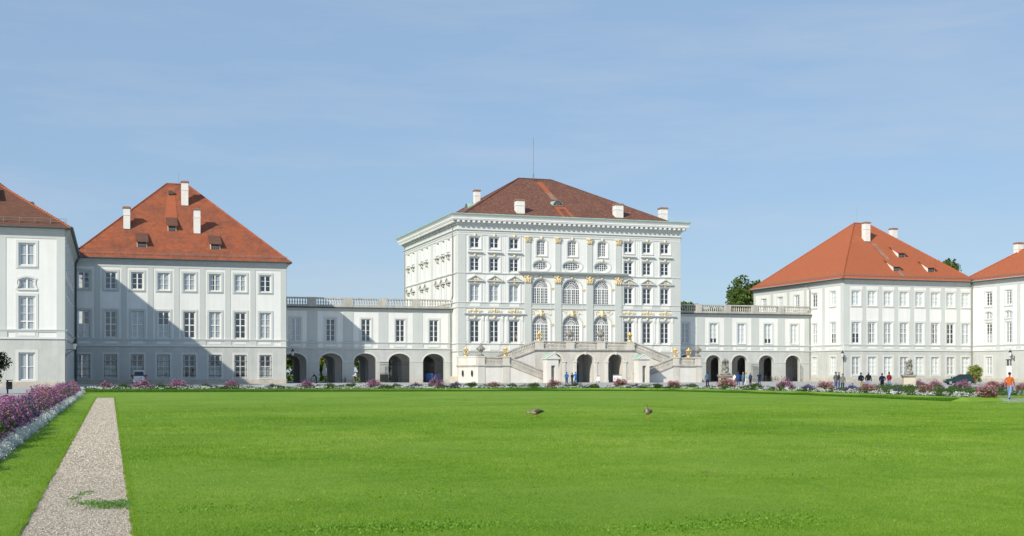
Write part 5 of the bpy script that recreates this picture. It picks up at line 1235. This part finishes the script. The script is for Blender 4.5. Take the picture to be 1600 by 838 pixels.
# ================================================================== VEHICLES AND BICYCLES
TYRE = flat('tyre_rubber', (.015, .015, .016), .9); RIM = flat('wheel_rim', (.35, .36, .37), .4, .6)
CARGL = mat('car_glass', (.02, .025, .03), .06, .02, 1, spec=.6); LAMPR = flat('red_lamp', (.35, .01, .01), .3); PLATE = flat('number_plate', (.75, .75, .72), .5)
def paint(name, c): return mat(name, c, .22, .02, 2, spec=.6)
def car(name, label, loc, rz, body, L, W, H, belt, roofx, hood, pm, mir=True):
    """x forward; body = list of (x, z_bottom, z_top) stations of the lower body; roofx = (bottom rear, top rear, top front, bottom front)"""
    t = thing(name, label, 'car' if name != 'delivery_van' else 'van', loc, rz)
    b = MB(); ring = []
    for x, zb, zt, w in body:
        h = zt-zb; ring += [(x, -w*.80, zb), (x, -w*.97, zb+.12), (x, -w, zb+h*.5), (x, -w*.96, zt-.08), (x, -w*.84, zt), (x, w*.84, zt), (x, w*.96, zt-.08), (x, w, zb+h*.5), (x, w*.97, zb+.12), (x, w*.80, zb)]
    n = 10; k = len(body)
    b.add(ring, [(i*n+j, i*n+(j+1) % n, (i+1)*n+(j+1) % n, (i+1)*n+j) for i in range(k-1) for j in range(n)]+[tuple(range(n)), tuple(range((k-1)*n, k*n))[::-1]])
    b.build('body', pm, t, smooth=False)
    w0 = W/2*.86; w1 = W/2*.70; x0, x1, x2, x3 = roofx; zb = belt-.03; zt = H
    c = MB(); v = [(x0, -w0, zb), (x3, -w0, zb), (x3, w0, zb), (x0, w0, zb), (x1, -w1, zt-.05), (x2, -w1, zt-.05), (x2, w1, zt-.05), (x1, w1, zt-.05)]
    rf = [(x1+.12, -w1*.9, zt), (x2-.12, -w1*.9, zt), (x2-.12, w1*.9, zt), (x1+.12, w1*.9, zt)]
    c.add(v+rf, [(0, 1, 5, 4), (1, 2, 6, 5), (2, 3, 7, 6), (3, 0, 4, 7), (4, 5, 9, 8), (5, 6, 10, 9), (6, 7, 11, 10), (7, 4, 8, 11), (8, 9, 10, 11)])
    cab = c.build('cabin', pm, t)
    def pane(q, s0=.06, s1=.94, t0=.12, t1=.9, off=.012):
        A, B, C_, D_ = [Vector(p) for p in q]; nn = (B-A).cross(D_-A).normalized()*off
        f = lambda s, tt: (A.lerp(B, s)).lerp(D_.lerp(C_, s), tt)+nn
        MB().add([f(s0, t0), f(s1, t0), f(s1, t1), f(s0, t1)], [(0, 1, 2, 3)]).build('window', CARGL, cab)
    for q in ((0, 1, 5, 4), (2, 3, 7, 6)):
        Q = [v[i] for i in q]
        for s0, s1 in ((.08, .30), (.33, .62), (.65, .92)): pane(Q, s0, s1)
    pane([v[i] for i in (3, 0, 4, 7)]); pane([v[i] for i in (1, 2, 6, 5)])
    for sx in (L*.31, -L*.31):
        for sy in (-1, 1):
            y = sy*(W/2-.10)
            wl = MB(); wl.tube([(sx, y-.1, .31), (sx, y+.1, .31)], .31, 16); wo_ = wl.build('wheel', TYRE, t)
            MB().tube([(sx, y+sy*.09, .31), (sx, y+sy*.112, .31)], .20, 12).build('rim', RIM, wo_)
    xr = -L/2
    for sy in (-1, 1):
        MB().box(xr-.03, xr+.10, sy*(W/2-.12)-.10, sy*(W/2-.12)+.10, belt-.38, belt+(.05 if H < 1.7 else .25)).build('tail_light', LAMPR, t)
        if mir: m_ = MB(); m_.blob((x3-.15, sy*(W/2+.10), belt+.10), (.09, .12, .10), 7, 5, 0); m_.build('wing_mirror', IRON, t, smooth=True)
        MB().box(L/2-.12, L/2-.02, sy*(W/2-.28)-.16, sy*(W/2-.28)+.16, hood-.22, hood-.06).build('headlight', RIM, t)
    MB().box(xr-.045, xr-.005, -.26, .26, .62, .74).build('number_plate', PLATE, t); MB().box(xr-.05, xr+.1, -W/2*.9, W/2*.9, .28, .46).build('bumper', pm, t)
car('parked_car', 'dark green hatchback parked at the right, behind the pink flowers', (111.3, 143.0, 0), D(152), [(-2.0, .34, .9, .74), (-1.92, .22, .95, .83), (-1.3, .2, .95, .85), (.3, .2, .93, .85), (1.0, .2, .9, .85), (1.75, .22, .78, .80), (2.0, .3, .62, .66)],
    4.0, 1.70, 1.46, .94, (-1.92, -1.45, .05, .98), .78, paint('dark_green_paint', (.006, .035, .028)))
car('delivery_van', 'small white van parked in the shade below the left pavilion', (3.95, 187.5, 0), D(88), [(-2.35, .34, 1.08, .84), (-2.28, .25, 1.12, .93), (0, .25, 1.12, .95), (1.4, .25, 1.08, .94), (2.2, .27, .98, .88), (2.4, .36, .7, .75)],
    4.7, 1.92, 1.98, 1.12, (-2.30, -2.12, .9, 1.75), .98, paint('white_van_paint', (.84, .85, .86)))
def bicycle(loc, rz, label, c, lean=0.):
    t = thing('bicycle', label, 'bicycle', loc, rz, 'bicycles'); t.rotation_euler = (lean, 0, rz)
    fm = flat('bicycle %.2f %.2f' % (c[0], c[1]), c, .4)
    for x in (-.52, .52):
        w = MB(); n = 20
        for i in range(n): a0, a1 = 2*PI*i/n, 2*PI*(i+1)/n; w.tube([(x+.33*math.cos(a0), 0, .34+.33*math.sin(a0)), (x+.33*math.cos(a1), 0, .34+.33*math.sin(a1))], .022, 5, cap=False)
        for i in range(8): a0 = PI*i/8; w.tube([(x-.32*math.cos(a0), 0, .34-.32*math.sin(a0)), (x+.32*math.cos(a0), 0, .34+.32*math.sin(a0))], .004, 3)
        w.build('wheel', TYRE, t)
    f = MB(); P = dict(bb=(-.1, 0, .29), st=(-.24, 0, .80), hd=(.36, 0, .82), hb=(.39, 0, .68), rr=(-.52, 0, .34), fr=(.52, 0, .34))
    for a, b in (('bb', 'st'), ('st', 'hd'), ('bb', 'hb'), ('bb', 'rr'), ('st', 'rr'), ('hd', 'hb'), ('hb', 'fr')): f.tube([P[a], P[b]], .024, 6)
    f.tube([(-.3, -.02, .73), (-.8, -.02, .72)], .012, 5); f.build('frame', fm, t)
    s = MB(); s.blob((-.27, 0, .91), (.14, .08, .04), 8, 5, 0); s.tube([(-.24, 0, .8), (-.26, 0, .9)], .015, 5); s.build('saddle', TYRE, t)
    h = MB(); h.tube([(.36, 0, .82), (.33, 0, 1.02)], .016, 5); h.tube([(.22, -.28, 1.0), (.36, -.2, 1.04), (.36, .2, 1.04), (.22, .28, 1.0)], .014, 5); h.build('handlebar', RIM, t)
    p = MB(); p.tube([(-.1, -.1, .29), (-.02, -.1, .14)], .012, 4); p.tube([(-.1, .1, .29), (-.18, .1, .44)], .012, 4); p.box(-.07, .05, -.18, -.1, .12, .15); p.box(-.23, -.11, .1, .18, .43, .46); p.build('pedals', RIM, t)
bicycle((35.7, 186.1, 0), D(8), 'yellow-green bicycle ridden by the red-haired cyclist', (.35, .38, .05))
bicycle((29.6, 190.3, 0), D(10), 'dark bicycle beside the bending person in black', (.02, .02, .02), .08)
for i, (x, y, a, c, lb) in enumerate([(114.9, 202.2, 95, (.02, .02, .025), 'black bicycle at the left end of the parked row'), (115.9, 202.0, 80, (.05, .06, .08), 'dark grey bicycle second in the parked row'),
        (117.0, 202.1, 20, (.35, .03, .05), 'red bicycle in the middle of the parked row'), (118.0, 202.0, 60, (.4, .4, .42), 'silver bicycle right of the red one'), (119.0, 202.2, 12, (.10, .03, .03), 'dark red bicycle at the right end of the parked row'),
        (36.9, 203.3, 85, (.02, .02, .02), 'black bicycle leaning at the second left arch'), (46.4, 205.9, 75, (.04, .04, .05), 'dark bicycle behind the gate of the fourth left arch')]):
    bicycle((x, y, 0), D(a), lb, c, .1)

# ================================================================== GEESE
FEA = mat('goose_brown_feather', (.23, .18, .14), .8, .35, 18, .4, 60); FEAD = mat('goose_dark_feather', (.085, .07, .06), .8, .25, 22, .4, 60); FEAP = mat('goose_pale_feather', (.42, .35, .28), .85, .15, 14); BEAK = flat('goose_orange', (.60, .20, .06), .5)
def goose(loc, rz, label, feeding):
    t = thing('goose', label, 'goose', loc, rz, 'geese on the lawn'); t.scale = (.82, .82, .82)          # x forward
    if feeding: pts = [(-.34, 0, .25), (-.24, 0, .26), (-.1, 0, .25), (.05, 0, .235), (.16, 0, .23), (.24, 0, .235), (.34, 0, .215), (.42, 0, .20), (.46, 0, .205), (.50, 0, .195)]
    else: pts = [(-.30, 0, .20), (-.22, 0, .225), (-.1, 0, .25), (.03, 0, .28), (.12, 0, .33), (.155, 0, .40), (.16, 0, .47), (.165, 0, .53), (.19, 0, .56), (.235, 0, .55)]
    rad = [.02, .075, .125, .135, .10, .058, .036, .034, .046, .022]
    b = MB(); b.tube(pts, rad, 12); k = len(pts)
    for p in range(len(b.f)):                                  # colour by body region
        c = [b.v[i] for i in b.f[p]]; mx_ = sum(q[0] for q in c)/len(c); mz = sum(q[2] for q in c)/len(c)
        seg = p//12; ax = pts[min(seg, k-1)]
        b.m[p] = 2 if (seg >= 3 and seg <= 5 and mz < ax[2]) or seg in (6, 7) else (1 if seg < 2 else 0)
    b.build('body', [FEA, FEAD, FEAP], t, smooth=True)
    for s in (-1, 1):
        w = MB(); w.tube([(.08, s*.10, .27), (-.08, s*.125, .285), (-.24, s*.085, .27), (-.40, s*.03, .265)], [.05, .085, .06, .012], 8); w.build('wing', FEAD, t, smooth=True)
        l = MB(); l.tube([(-.02+s*.05, s*.06, .16), (-.03+s*.06, s*.065, .06), (.0+s*.06, s*.065, .015)], [.02, .013, .013], 6); l.add([(.0+s*.06, s*.065, .02), (.09+s*.06, s*.065+.035, .008), (.10+s*.06, s*.065, .008), (.09+s*.06, s*.065-.035, .008)], [(0, 1, 2), (0, 2, 3)]); l.build('leg', BEAK, t)
        MB().blob((pts[8][0]+.012, s*.040, pts[8][2]+.012), .009, 6, 4, 0).build('eye', IRON, t)
    e = Vector(pts[-1]); bk_ = MB(); bk_.tube([e-Vector((.01, 0, 0)), e+Vector((.05, 0, -.012))], [.02, .009], 6); bk_.build('beak', BEAK, t, smooth=True)
    MB().tube([(-.32, 0, .25 if feeding else .2), (-.42, 0, .27 if feeding else .19)], [.05, .02], 7).build('tail', FEAP, t, smooth=True)
goose((15.1, 43.6, .05), D(182), 'brown goose stretching its neck low to the left on the lawn', True)
goose((18.8, 41.7, .05), D(232), 'brown goose standing upright and facing left on the lawn', False)

# ================================================================== TREES AND SHRUBS
def tree(name, label, x, y, h, cr, leaf, n, size, trunk_h=None, cz=None, group=None, squash=1., seed=1, clus=38):
    g = np.random.default_rng(seed); t = thing(name, label, 'tree' if h > 3 else 'shrub', (x, y, 0), 0, group); rr = random.Random(seed)
    th = trunk_h or h*.35; cz = cz or h-cr*squash*.95
    b = MB(); b.tube([(0, 0, 0), (.03*h, 0, th*.5), (0, .02*h, th), (.02*h, 0, cz+cr*.3)], [h*.028, h*.022, h*.018, h*.006], 8)
    for i in range(7):
        an = 2*PI*i/7+rr.random(); b.tube([(0, 0, th*(.7+.06*i)), (cr*.35*math.cos(an), cr*.35*math.sin(an), cz-cr*.2), (cr*.75*math.cos(an), cr*.75*math.sin(an), cz+rr.uniform(-.2, .5)*cr)], [h*.012, h*.008, h*.002], 5)
    b.build('trunk', BARK, t)
    C = g.normal(size=(clus, 3)); C /= np.linalg.norm(C, axis=1)[:, None]; C *= (g.random(clus)**.45)[:, None]*cr*.82; C[:, 2] *= squash
    k = g.integers(0, clus, n); P = g.normal(size=(n, 3)); P /= np.linalg.norm(P, axis=1)[:, None]; P *= (g.random(n)**.4)[:, None]*cr*(.22+.16*g.random(clus)[k])[:, None]
    P = C[k]+P; P[:, 2] += cz
    ob('crown', np_mesh('crown', cards(P, size*np.ones(n), .4, .65, g), 4, leaf), t)
for i, (x, y, h, cr, lb) in enumerate([(129.0, 262, 18.6, 4.2, 'broad tree top behind the right gallery, lowest of its group'), (143.0, 262, 20.2, 4.4, 'tall tree rising left of the right pavilion roof'), (147.5, 268, 25.2, 6.0, 'tallest tree half hidden by the right pavilion roof'), (137.5, 268, 17.6, 2.8, 'slim small tree at the left edge of the group by the right pavilion'), (196, 262, 31.0, 7, 'tree top showing between the right pavilion and wing roofs')]):
    tree('park_tree', lb, x, y, h, cr, TREEL, 9000, .34, group='park trees behind the palace', seed=20+i, squash=1.25 if i in (1, 2, 3) else .9, clus=46)
for i, (x, y, h, cr) in enumerate([(32.5, 246, 9.5, 4.0), (40.5, 250, 11.0, 4.6), (47, 243, 10, 4.2), (53.5, 248, 11.5, 5.0), (26, 252, 10.5, 4.6)]):
    tree('garden_tree', ['rounded garden tree seen through the first left arch', 'garden tree seen through the second left arch', 'garden tree seen through the third left arch', 'garden tree seen through the fourth left arch', 'garden tree beyond the left end of the gallery'][i], x, y, h, cr, SHRUBL if i in (1, 2) else TREEL, 5000, .26, trunk_h=1.6, group='garden trees behind the left gallery', seed=40+i)
hg = MB(); hp = np.column_stack([rng.uniform(15, 62, 9000), rng.uniform(236, 238, 9000), rng.uniform(0, 1.7, 9000)])
hedge = stuff(ob('hedge', np_mesh('hedge', cards(hp, .16*np.ones(9000)), 4, TREEL)))
def parasol(x, y, label):
    t = thing('closed_parasol', label, 'parasol', (x, y, 0), 0, 'closed white parasols behind the gallery')
    MB().tube([(0, 0, 0), (0, 0, 3.4)], .04, 6).build('pole', ZINC, t); b = MB(); b.lathe([(.16, 1.0), (.36, 1.2), (.30, 2.2), (.12, 3.2), (.03, 3.45)], n=12)
    b.v = [(x_*(1+.18*(i % 2)), y_*(1+.18*(i % 2)), z_) for i, (x_, y_, z_) in enumerate(b.v)]; b.build('folded_cloth', SIGNW, t); MB().box(-.4, .4, -.4, .4, 0, .12).build('base', ZINC, t)
parasol(37.0, 224.0, 'closed white parasol seen through the second left arch'); parasol(38.2, 226.5, 'closed white parasol half hidden behind another in the second arch')
parasol(44.0, 224.0, 'closed white parasol seen through the third left arch'); parasol(49.6, 224, 'closed white parasol seen through the fourth left arch')
tree('topiary_tree', 'dark bushy tree cut off by the left edge of the picture', -9.2, 105, 3.9, 1.75, TREED, 7000, .085, trunk_h=.9, cz=2.3, seed=71, clus=60)
tb_ = thing('litter_bin', 'black litter bin on a post beside the dark tree', 'bin', (-7.75, 105.2, 0)); MB().box(-.06, .06, -.04, .04, 0, 1.12).build('post', IRON, tb_)
q = MB(); q.box(-.10, .34, -.18, .18, .38, .98); q.box(-.10, .36, -.2, .2, 1.06, 1.12); q.build('basket', IRON, tb_)

# ================================================================== FLOWERS
def bush_meshes(seed, blossom, w=.62, h=.62, nl=620, nb=900):
    g = np.random.default_rng(seed)
    def dome(n, r0, r1, zl):
        P = g.normal(size=(n, 3)); P[:, 2] = np.abs(P[:, 2]); P /= np.linalg.norm(P, axis=1)[:, None]
        P *= (r0+(r1-r0)*g.random(n))[:, None]*(.88+.20*np.sin(P[:, 0]*5+seed)*np.cos(P[:, 1]*4))[:, None]; P[:, 2] = P[:, 2]*h+zl; P[:, :2] *= w; return P
    return (np_mesh('foliage', cards(dome(nl, .2, .92, 0), .075*np.ones(nl), .5, .45, g), 4, LEAFG),
            np_mesh('blossom', cards(dome(nb, .72, 1.08, .04), .030*np.ones(nb), .8, .85, g), 4, blossom))
BP = [bush_meshes(s, PINK) for s in (1, 2, 3)]; BR_ = [bush_meshes(s, ROSE) for s in (4, 5, 6)]; BV = [bush_meshes(s, VIOLET, .5, .42) for s in (7, 8)]; BG = [bush_meshes(s, LEAFG, .6, .45) for s in (9, 10)]
def bush(x, y, z, kind, sc, label, i, group='flower clumps along the border'):
    fam = dict(p=BP, r=BR_, v=BV, g=BG)[kind]; m = fam[i % len(fam)]
    t = thing('flower_clump', label, 'flowers', (x, y, z), R.random()*6, group); t.scale = (sc, sc, sc*R.uniform(.9, 1.1)); ob('foliage', m[0], t); ob('blossom', m[1], t)
clumps = [(-.4, 111.9, 'p', 1.15, 'at the head of the gravel path'), (2.6, 111.6, 'p', 1.5, 'in front of the white van'), (5.5, 111.1, 'p', 1.4, 'just right of the white van'), (10.1, 110.6, 'p', 1.25, 'below the fifth pavilion window'),
    (16.5, 109.6, 'p', 1.25, 'in front of the leftmost bicycle'), (22.4, 108.8, 'p', 1.35, 'beside the red-haired cyclist'), (27.9, 108.1, 'p', 1.5, 'in front of the blue containers'), (33.3, 107.8, 'r', 1.15, 'before the left terrace wall'),
    (38.9, 107.2, 'r', 1.3, 'in front of the left sentry box'), (44.8, 105.6, 'r', 1.4, 'in front of the right sentry box'), (48.7, 102.3, 'r', 1.25, 'before the right terrace wall'), (50.8, 96.2, 'r', 1.7, 'at the foot of the statue group'),
    (51.3, 87.1, 'p', 1.45, 'in front of the parked bicycles'), (51.3, 81.3, 'r', 1.3, 'in front of the trio in grey'), (50.9, 75.3, 'r', 1.25, 'before the men in dark jackets'), (49.9, 67.2, 'r', 1.2, 'right of the single statue pedestal'), (48.8, 60.3, 'r', 1.25, 'at the near end of the border, by the orange jacket')]
for i, (x, y, k, sc, lb) in enumerate(clumps): bush(x, y, .25, k, sc, ('pink' if k == 'p' else 'dusky rose')+' flower clump '+lb, i)
seen_ = {}
for i, (x, y, k, sc) in enumerate([(1, 111.8, 'g', 1.1), (4.1, 111.3, 'g', 1.), (7.8, 110.8, 'g', 1.), (13.5, 110, 'v', 1.), (18.5, 109.3, 'g', 1.1), (20.4, 109.2, 'g', 1.2), (24.4, 108.6, 'g', 1.), (26.1, 108.3, 'v', 1.2), (29.8, 108, 'v', 1.3), (31.2, 107.9, 'g', 1.2),
    (35, 107.7, 'g', 1.), (37.1, 107.5, 'g', 1.1), (40.9, 106.8, 'g', 1.1), (42.7, 106.6, 'g', .9), (46.1, 104.7, 'v', 1.), (47.7, 103.6, 'g', 1.), (49.7, 100.6, 'g', 1.1), (51.2, 91.8, 'g', 1.2), (51.3, 83.8, 'v', 1.1), (51, 77.4, 'v', 1.2), (50.6, 71.5, 'v', .9), (49.4, 63.6, 'g', .8)]):
    key_ = [c for c in clumps if (c[0] < x-.01 if c[1] > 100 and y > 100 else c[1] > y)][-1] if i else clumps[0]
    cnt_ = seen_.get((key_[4], k), 0); seen_[(key_[4], k)] = cnt_+1
    lb_ = '%s low %s clump right of the pink one %s' % (('nearest', 'next', 'third')[cnt_], 'violet' if k == 'v' else 'green', key_[4])
    bush(x, y, .25, k, sc, lb_, i, 'low violet clumps' if k == 'v' else 'low green clumps')
for i, (x, y, k, sc, lb) in enumerate([(82.5, 112.5, 'p', 1.35, 'far pink clump left of the parked car'), (84.0, 108.5, 'v', 1.2, 'violet clump before the parked car'), (84.6, 108.0, 'p', 1.4, 'far pink clump hiding the wheels of the parked car'), (84.5, 103.3, 'r', 1.35, 'far pink clump right of the parked car'),
        (82.0, 98.5, 'p', 1.35, 'far pink clump left of the orange jacket'), (79.8, 93.5, 'r', 1.3, 'rose clump behind the orange jacket'), (78.2, 88.6, 'r', 1.4, 'rose clump at the right edge of the picture'), (80.0, 106.5, 'p', 1.35, 'second bed pink clump nearest the statue')]):
    bush(x, y, .02, k, sc, lb, i, 'flower clumps of the second bed')
tree('yellow_shrub', 'loose yellow-green shrub beside the parked car', 117.5, 147.5, 2.9, 1.5, SHRUBL, 2600, .11, trunk_h=.4, cz=1.45, seed=81, clus=40)

# borders that nobody could count: silver edging, foliage, loose blossom
def along(pl, d0, d1, n, g=rng):
    pl = np.array(pl); seg = np.diff(pl, axis=0); ln = np.linalg.norm(seg, axis=1); i = g.choice(len(ln), n, p=ln/ln.sum()); t = g.random(n)
    nn = np.stack([-seg[:, 1], seg[:, 0]], 1)/ln[:, None]
    return pl[i]+seg[i]*t[:, None]+nn[i]*(d0+(d1-d0)*g.random(n))[:, None]
def lump(P, s, amp): return amp*(np.sin(P[:, 0]*s)*np.sin(P[:, 1]*s*1.3+1)+.5*np.sin(P[:, 0]*s*2.7+2)*np.sin(P[:, 1]*s*2.1))
sp_ = []; 
Q = along(E0, 1.15, 1.85, 40000); Q = Q[lump(Q, 1.15, 1)+.55*lump(Q, 3.3, 1)+.35*rng.normal(size=len(Q)) > -.12]; hz = .29+rng.random(len(Q))*np.clip(.15+lump(Q, 3.1, .13), .04, .4); sp_.append(np.column_stack([Q, hz]))
Q = along(S2, -2.1, -3.0, 7000); hz = .05+rng.random(len(Q))*np.clip(.24+lump(Q, 3.1, .16), .06, .5); sp_.append(np.column_stack([Q, hz]))
SP = np.vstack(sp_); stuff(ob('silver_edging', np_mesh('silver_edging', cards(SP, .06*np.ones(len(SP)), .5, .45), 4, SILVER)))
Q = along(E0, 1.15, 2.9, 46000); hz = .27+rng.random(len(Q))*np.clip(.20+lump(Q, 1.7, .17), .03, .5); fp = [np.column_stack([Q, hz])]
Q = along(S2, -2.4, -6.5, 16000); hz = .03+rng.random(len(Q))*np.clip(.40+lump(Q, 1.5, .25), .05, .8); fp.append(np.column_stack([Q, hz]))
FP = np.vstack(fp); stuff(ob('border_foliage', np_mesh('border_foliage', cards(FP, .065*np.ones(len(FP)), .5, .45), 4, LEAFG)))
# left bed, close to the camera
def bed_pts(n, x0, x1, g=rng):
    y = 22*np.exp(g.random(n)*math.log(107/22)); x = x0+(x1-x0)*g.random(n); return x, y
def bed_h(x, y):                                     # plants rise away from the edge
    t = np.clip((-2.25-x)/.4, 0, 1); return (.26+.60*t)*(.85+.30*np.sin(x*2.3+y*1.1)*np.sin(y*.83+x)+.12*np.sin(y*3.7+x*5))
x, y = bed_pts(80000, -3.4, -2.3); z = bed_h(x, y)*(.05+.9*rng.random(len(x))**.6)
stuff(ob('bed_foliage', np_mesh('bed_foliage', cards(np.column_stack([x, y, z]), .042*np.ones(len(x)), .6, .35), 4, LEAFG)))
x, y = bed_pts(60000, -3.45, -2.2); f_ = np.sin(x*1.9+y*.9)*np.sin(y*1.3-x*2.2)+.45*rng.normal(size=len(x))
k = f_ > -.15; x, y, f_ = x[k], y[k], f_[k]; z = bed_h(x, y)*(.82+.28*rng.random(len(x)))
vio = (np.sin(x*1.3-y*.55+1)*np.sin(y*.71+x*.6) > .74)
P = np.column_stack([x, y, z]); mi = np.where(vio, 1, np.where((np.sin(y*.9+2)*np.sin(x*3+y*.4) > .75), 2, 0))
stuff(ob('bed_blossom', np_mesh('bed_blossom', cards(P, .026*np.ones(len(P)), 1.2, .9), 4, [PINK, VIOLET, ROSE], None, mi)))
nc = 900; cy = 19*np.exp(rng.random(nc)*math.log(109/19)); cx = -2.10-.34*rng.random(nc); cr_ = .09+.13*rng.random(nc)      # tufts of silver leaves
n = 150000; ci_ = rng.integers(0, nc, n); D_ = rng.normal(size=(n, 3)); D_[:, 2] = np.abs(D_[:, 2]); D_ /= np.linalg.norm(D_, axis=1)[:, None]; D_ *= (cr_[ci_]*(.5+.6*rng.random(n)))[:, None]
P = np.column_stack([cx[ci_]+D_[:, 0], cy[ci_]+D_[:, 1]*1.2, .03+D_[:, 2]*1.35])
stuff(ob('silver_plants', np_mesh('silver_plants', cards(P, .018*np.ones(n)*np.clip(P[:, 1]/35, .9, 1.8), .8, .4), 4, SILVER)))

# ================================================================== GRASS, GRAVEL, LEAVES
N = 1300000; y = 8.5*np.exp(rng.random(N)**1.15*math.log(95/8.5)); x = y*(-.085+(.86+.085)*rng.random(N))
k = ((x > PXR-.03) | ((x < PXL+.03) & (x > -2.05))); x, y = x[k], y[k]
k = x*math.sin(math.radians(18))+y*math.cos(math.radians(18)) > 12.6; x, y = x[k], y[k]
hg_ = .021*(.85+.3*np.sin(x*.7)*np.sin(y*.53))*np.clip(y/20, .8, 1.5)*np.clip((96-y)/50, .15, 1)
def vnoise(x, y, s, seed):                              # smooth value noise on a lattice
    g = np.random.default_rng(seed).random((256, 256)); u = x*s; v = y*s; i = np.floor(u).astype(int); j = np.floor(v).astype(int); a = u-i; b = v-j
    a = a*a*(3-2*a); b = b*b*(3-2*b); G_ = lambda p, q: g[p % 256, q % 256]
    return (G_(i, j)*(1-a)+G_(i+1, j)*a)*(1-b)+(G_(i, j+1)*(1-a)+G_(i+1, j+1)*a)*b
tone = .0+.40*vnoise(x, y, .16, 1)+.30*vnoise(x, y, .7, 2)+.26*vnoise(x, y, 3.1, 3)+.17*rng.normal(size=len(x))
tone = np.clip(tone, 0, 1)
stuff(ob('grass_blades', np_mesh('grass_blades', blades(np.column_stack([x, y, np.full(len(x), .028)]), hg_, .0065*np.clip(y/15, 1, 3.2), 1.1), 3, GRASSB, tone)))
Q = along(E0, -.15, .95, 90000); d_ = rng.random(len(Q)); zz = .03+.0*d_
nb_ = len(Q); E0a = np.array(E0)
dist = np.min(np.stack([np.abs((Q[:, 0]-a[0])*(b[1]-a[1])-(Q[:, 1]-a[1])*(b[0]-a[0]))/np.hypot(*(b-a)) for a, b in zip(E0a, E0a[1:])]), 0); zz = .03+.24*np.clip(dist/.9, 0, 1)
stuff(ob('bank_grass', np_mesh('bank_grass', blades(np.column_stack([Q, zz]), .10, .035, .6), 3, GRASSD)))
# ragged lawn edges along the path
n = 60000; y = 12.5*np.exp(rng.random(n)*math.log(88/12.5)); side_ = rng.random(n) < .5; x = np.where(side_, PXR+.05-.06*rng.random(n)**2-.03*np.sin(y*3.1)*np.sin(y*7.7), PXL-.05+.06*rng.random(n)**2+.02*np.sin(y*4.3))
stuff(ob('edge_grass', np_mesh('edge_grass', blades(np.column_stack([x, y, np.full(n, .012)]), .032, .009*np.clip(y/16, 1, 3), 1.1), 3, GRASSB, np.clip(.52+.22*rng.normal(size=n), 0, 1))))
n = 34000; y = 12.5*np.exp(rng.random(n)*math.log(86/12.5)); x = PXL+.03+(PXR-PXL-.06)*rng.random(n); s = .006*(.6+1.2*rng.random(n))*np.clip(y/18, .9, 1.6)
c = np.column_stack([x, y, .008+s*.3]); ex = np.array([[1, 0, 0], [0, 1, 0], [-1, 0, 0], [0, -1, 0]]); an = rng.random(n)*6.28
rot = np.stack([np.stack([np.cos(an), -np.sin(an), 0*an], 1), np.stack([np.sin(an), np.cos(an), 0*an], 1), np.stack([0*an, 0*an, 1+0*an], 1)], 1)
rim = np.einsum('nij,kj->nki', rot, ex)*s[:, None, None]*np.array([1.2, 1.0, 1]); top = c+np.column_stack([0*s, 0*s, s*.75])
V = np.stack([np.stack([c+rim[:, i], c+rim[:, (i+1) % 4], top], 1) for i in range(4)], 1).reshape(-1, 3)
stuff(ob('loose_gravel', np_mesh('loose_gravel', V, 3, PEBBLE, np.repeat(rng.random(n), 4))))
wc = [(.13, 16.55, .10, .17, 620), (-.02, 16.7, .11, .2, 520), (-.18, 16.85, .09, .14, 260), (-.34, 16.95, .1, .08, 90), (.16, 16.9, .06, .16, 240), (-.06, 16.35, .12, .07, 130), (-.47, 17.6, .04, .10, 50), (-.38, 18.25, .035, .12, 60), (-.28, 18.5, .03, .08, 40), (-.25, 17.3, .15, .06, 40)]
x = np.concatenate([a+c*rng.normal(size=k) for a, b, c, d, k in wc]); y = np.concatenate([b+d*rng.normal(size=k) for a, b, c, d, k in wc]); k = x < PXR+.05; x, y = x[k], y[k]
stuff(ob('path_weeds', np_mesh('path_weeds', cards(np.column_stack([x, y, .012+.03*rng.random(len(x))]), .011*np.ones(len(x)), 2.5, .8), 4, WEED)))
lv = leaf_mat('dry_leaf', [(.13, .07, .035), (.21, .13, .07), (.30, .22, .13)], .1)
cl = [(7.4, 62), (20.5, 72), (31, 46), (26.8, 26), (12, 78), (24, 80), (35, 60), (40, 84), (16.6, 24), (9.5, 18.5), (21, 33), (38.5, 70), (5.2, 40), (14.2, 52), (29, 66)]
x = np.concatenate([a+.16*rng.normal(size=34) for a, b in cl]); y = np.concatenate([b+.28*rng.normal(size=34) for a, b in cl])
stuff(ob('fallen_leaves', np_mesh('fallen_leaves', cards(np.column_stack([x, y, .034+.010*rng.random(len(x))]), .011*np.clip(y/26, 1, 2.), 2., .7), 4, lv)))
dz_ = leaf_mat('daisy_petal', [(.7, .7, .66), (.85, .85, .82)], .2); n = 620; y = 13*np.exp(rng.random(n)*math.log(90/13)); x = y*.84*rng.random(n); k = (x > .6) & (x < 46) & (vnoise(x, y, .12, 9) > .5); x, y = x[k], y[k]
stuff(ob('daisies', np_mesh('daisies', cards(np.column_stack([x, y, np.full(len(x), .055)]), .0055*np.clip(y/24, 1, 2.2), 6., .9), 4, dz_)))
pc_ = [(2.6, 13.2, .5, .22, 700), (3.4, 13.0, .45, .2, 600), (6.3, 12.2, .7, .25, 800), (7.1, 12.6, .5, .3, 350), (1.2, 15.6, .35, .3, 160), (4.6, 16.5, .6, .45, 140), (10.5, 17.5, 1.0, .5, 150), (14.5, 21, 1.2, .7, 120)]
x = np.concatenate([a+c*rng.normal(size=k) for a, b, c, d, k in pc_]); y = np.concatenate([b+d*rng.normal(size=k) for a, b, c, d, k in pc_]); k = x > PXR+.1; x, y = x[k], y[k]
stuff(ob('clover', np_mesh('clover', cards(np.column_stack([x, y, .035+.025*rng.random(len(x))]), .013*np.clip(y/15, 1, 1.8), 2.5, .8), 4, CLOV)))
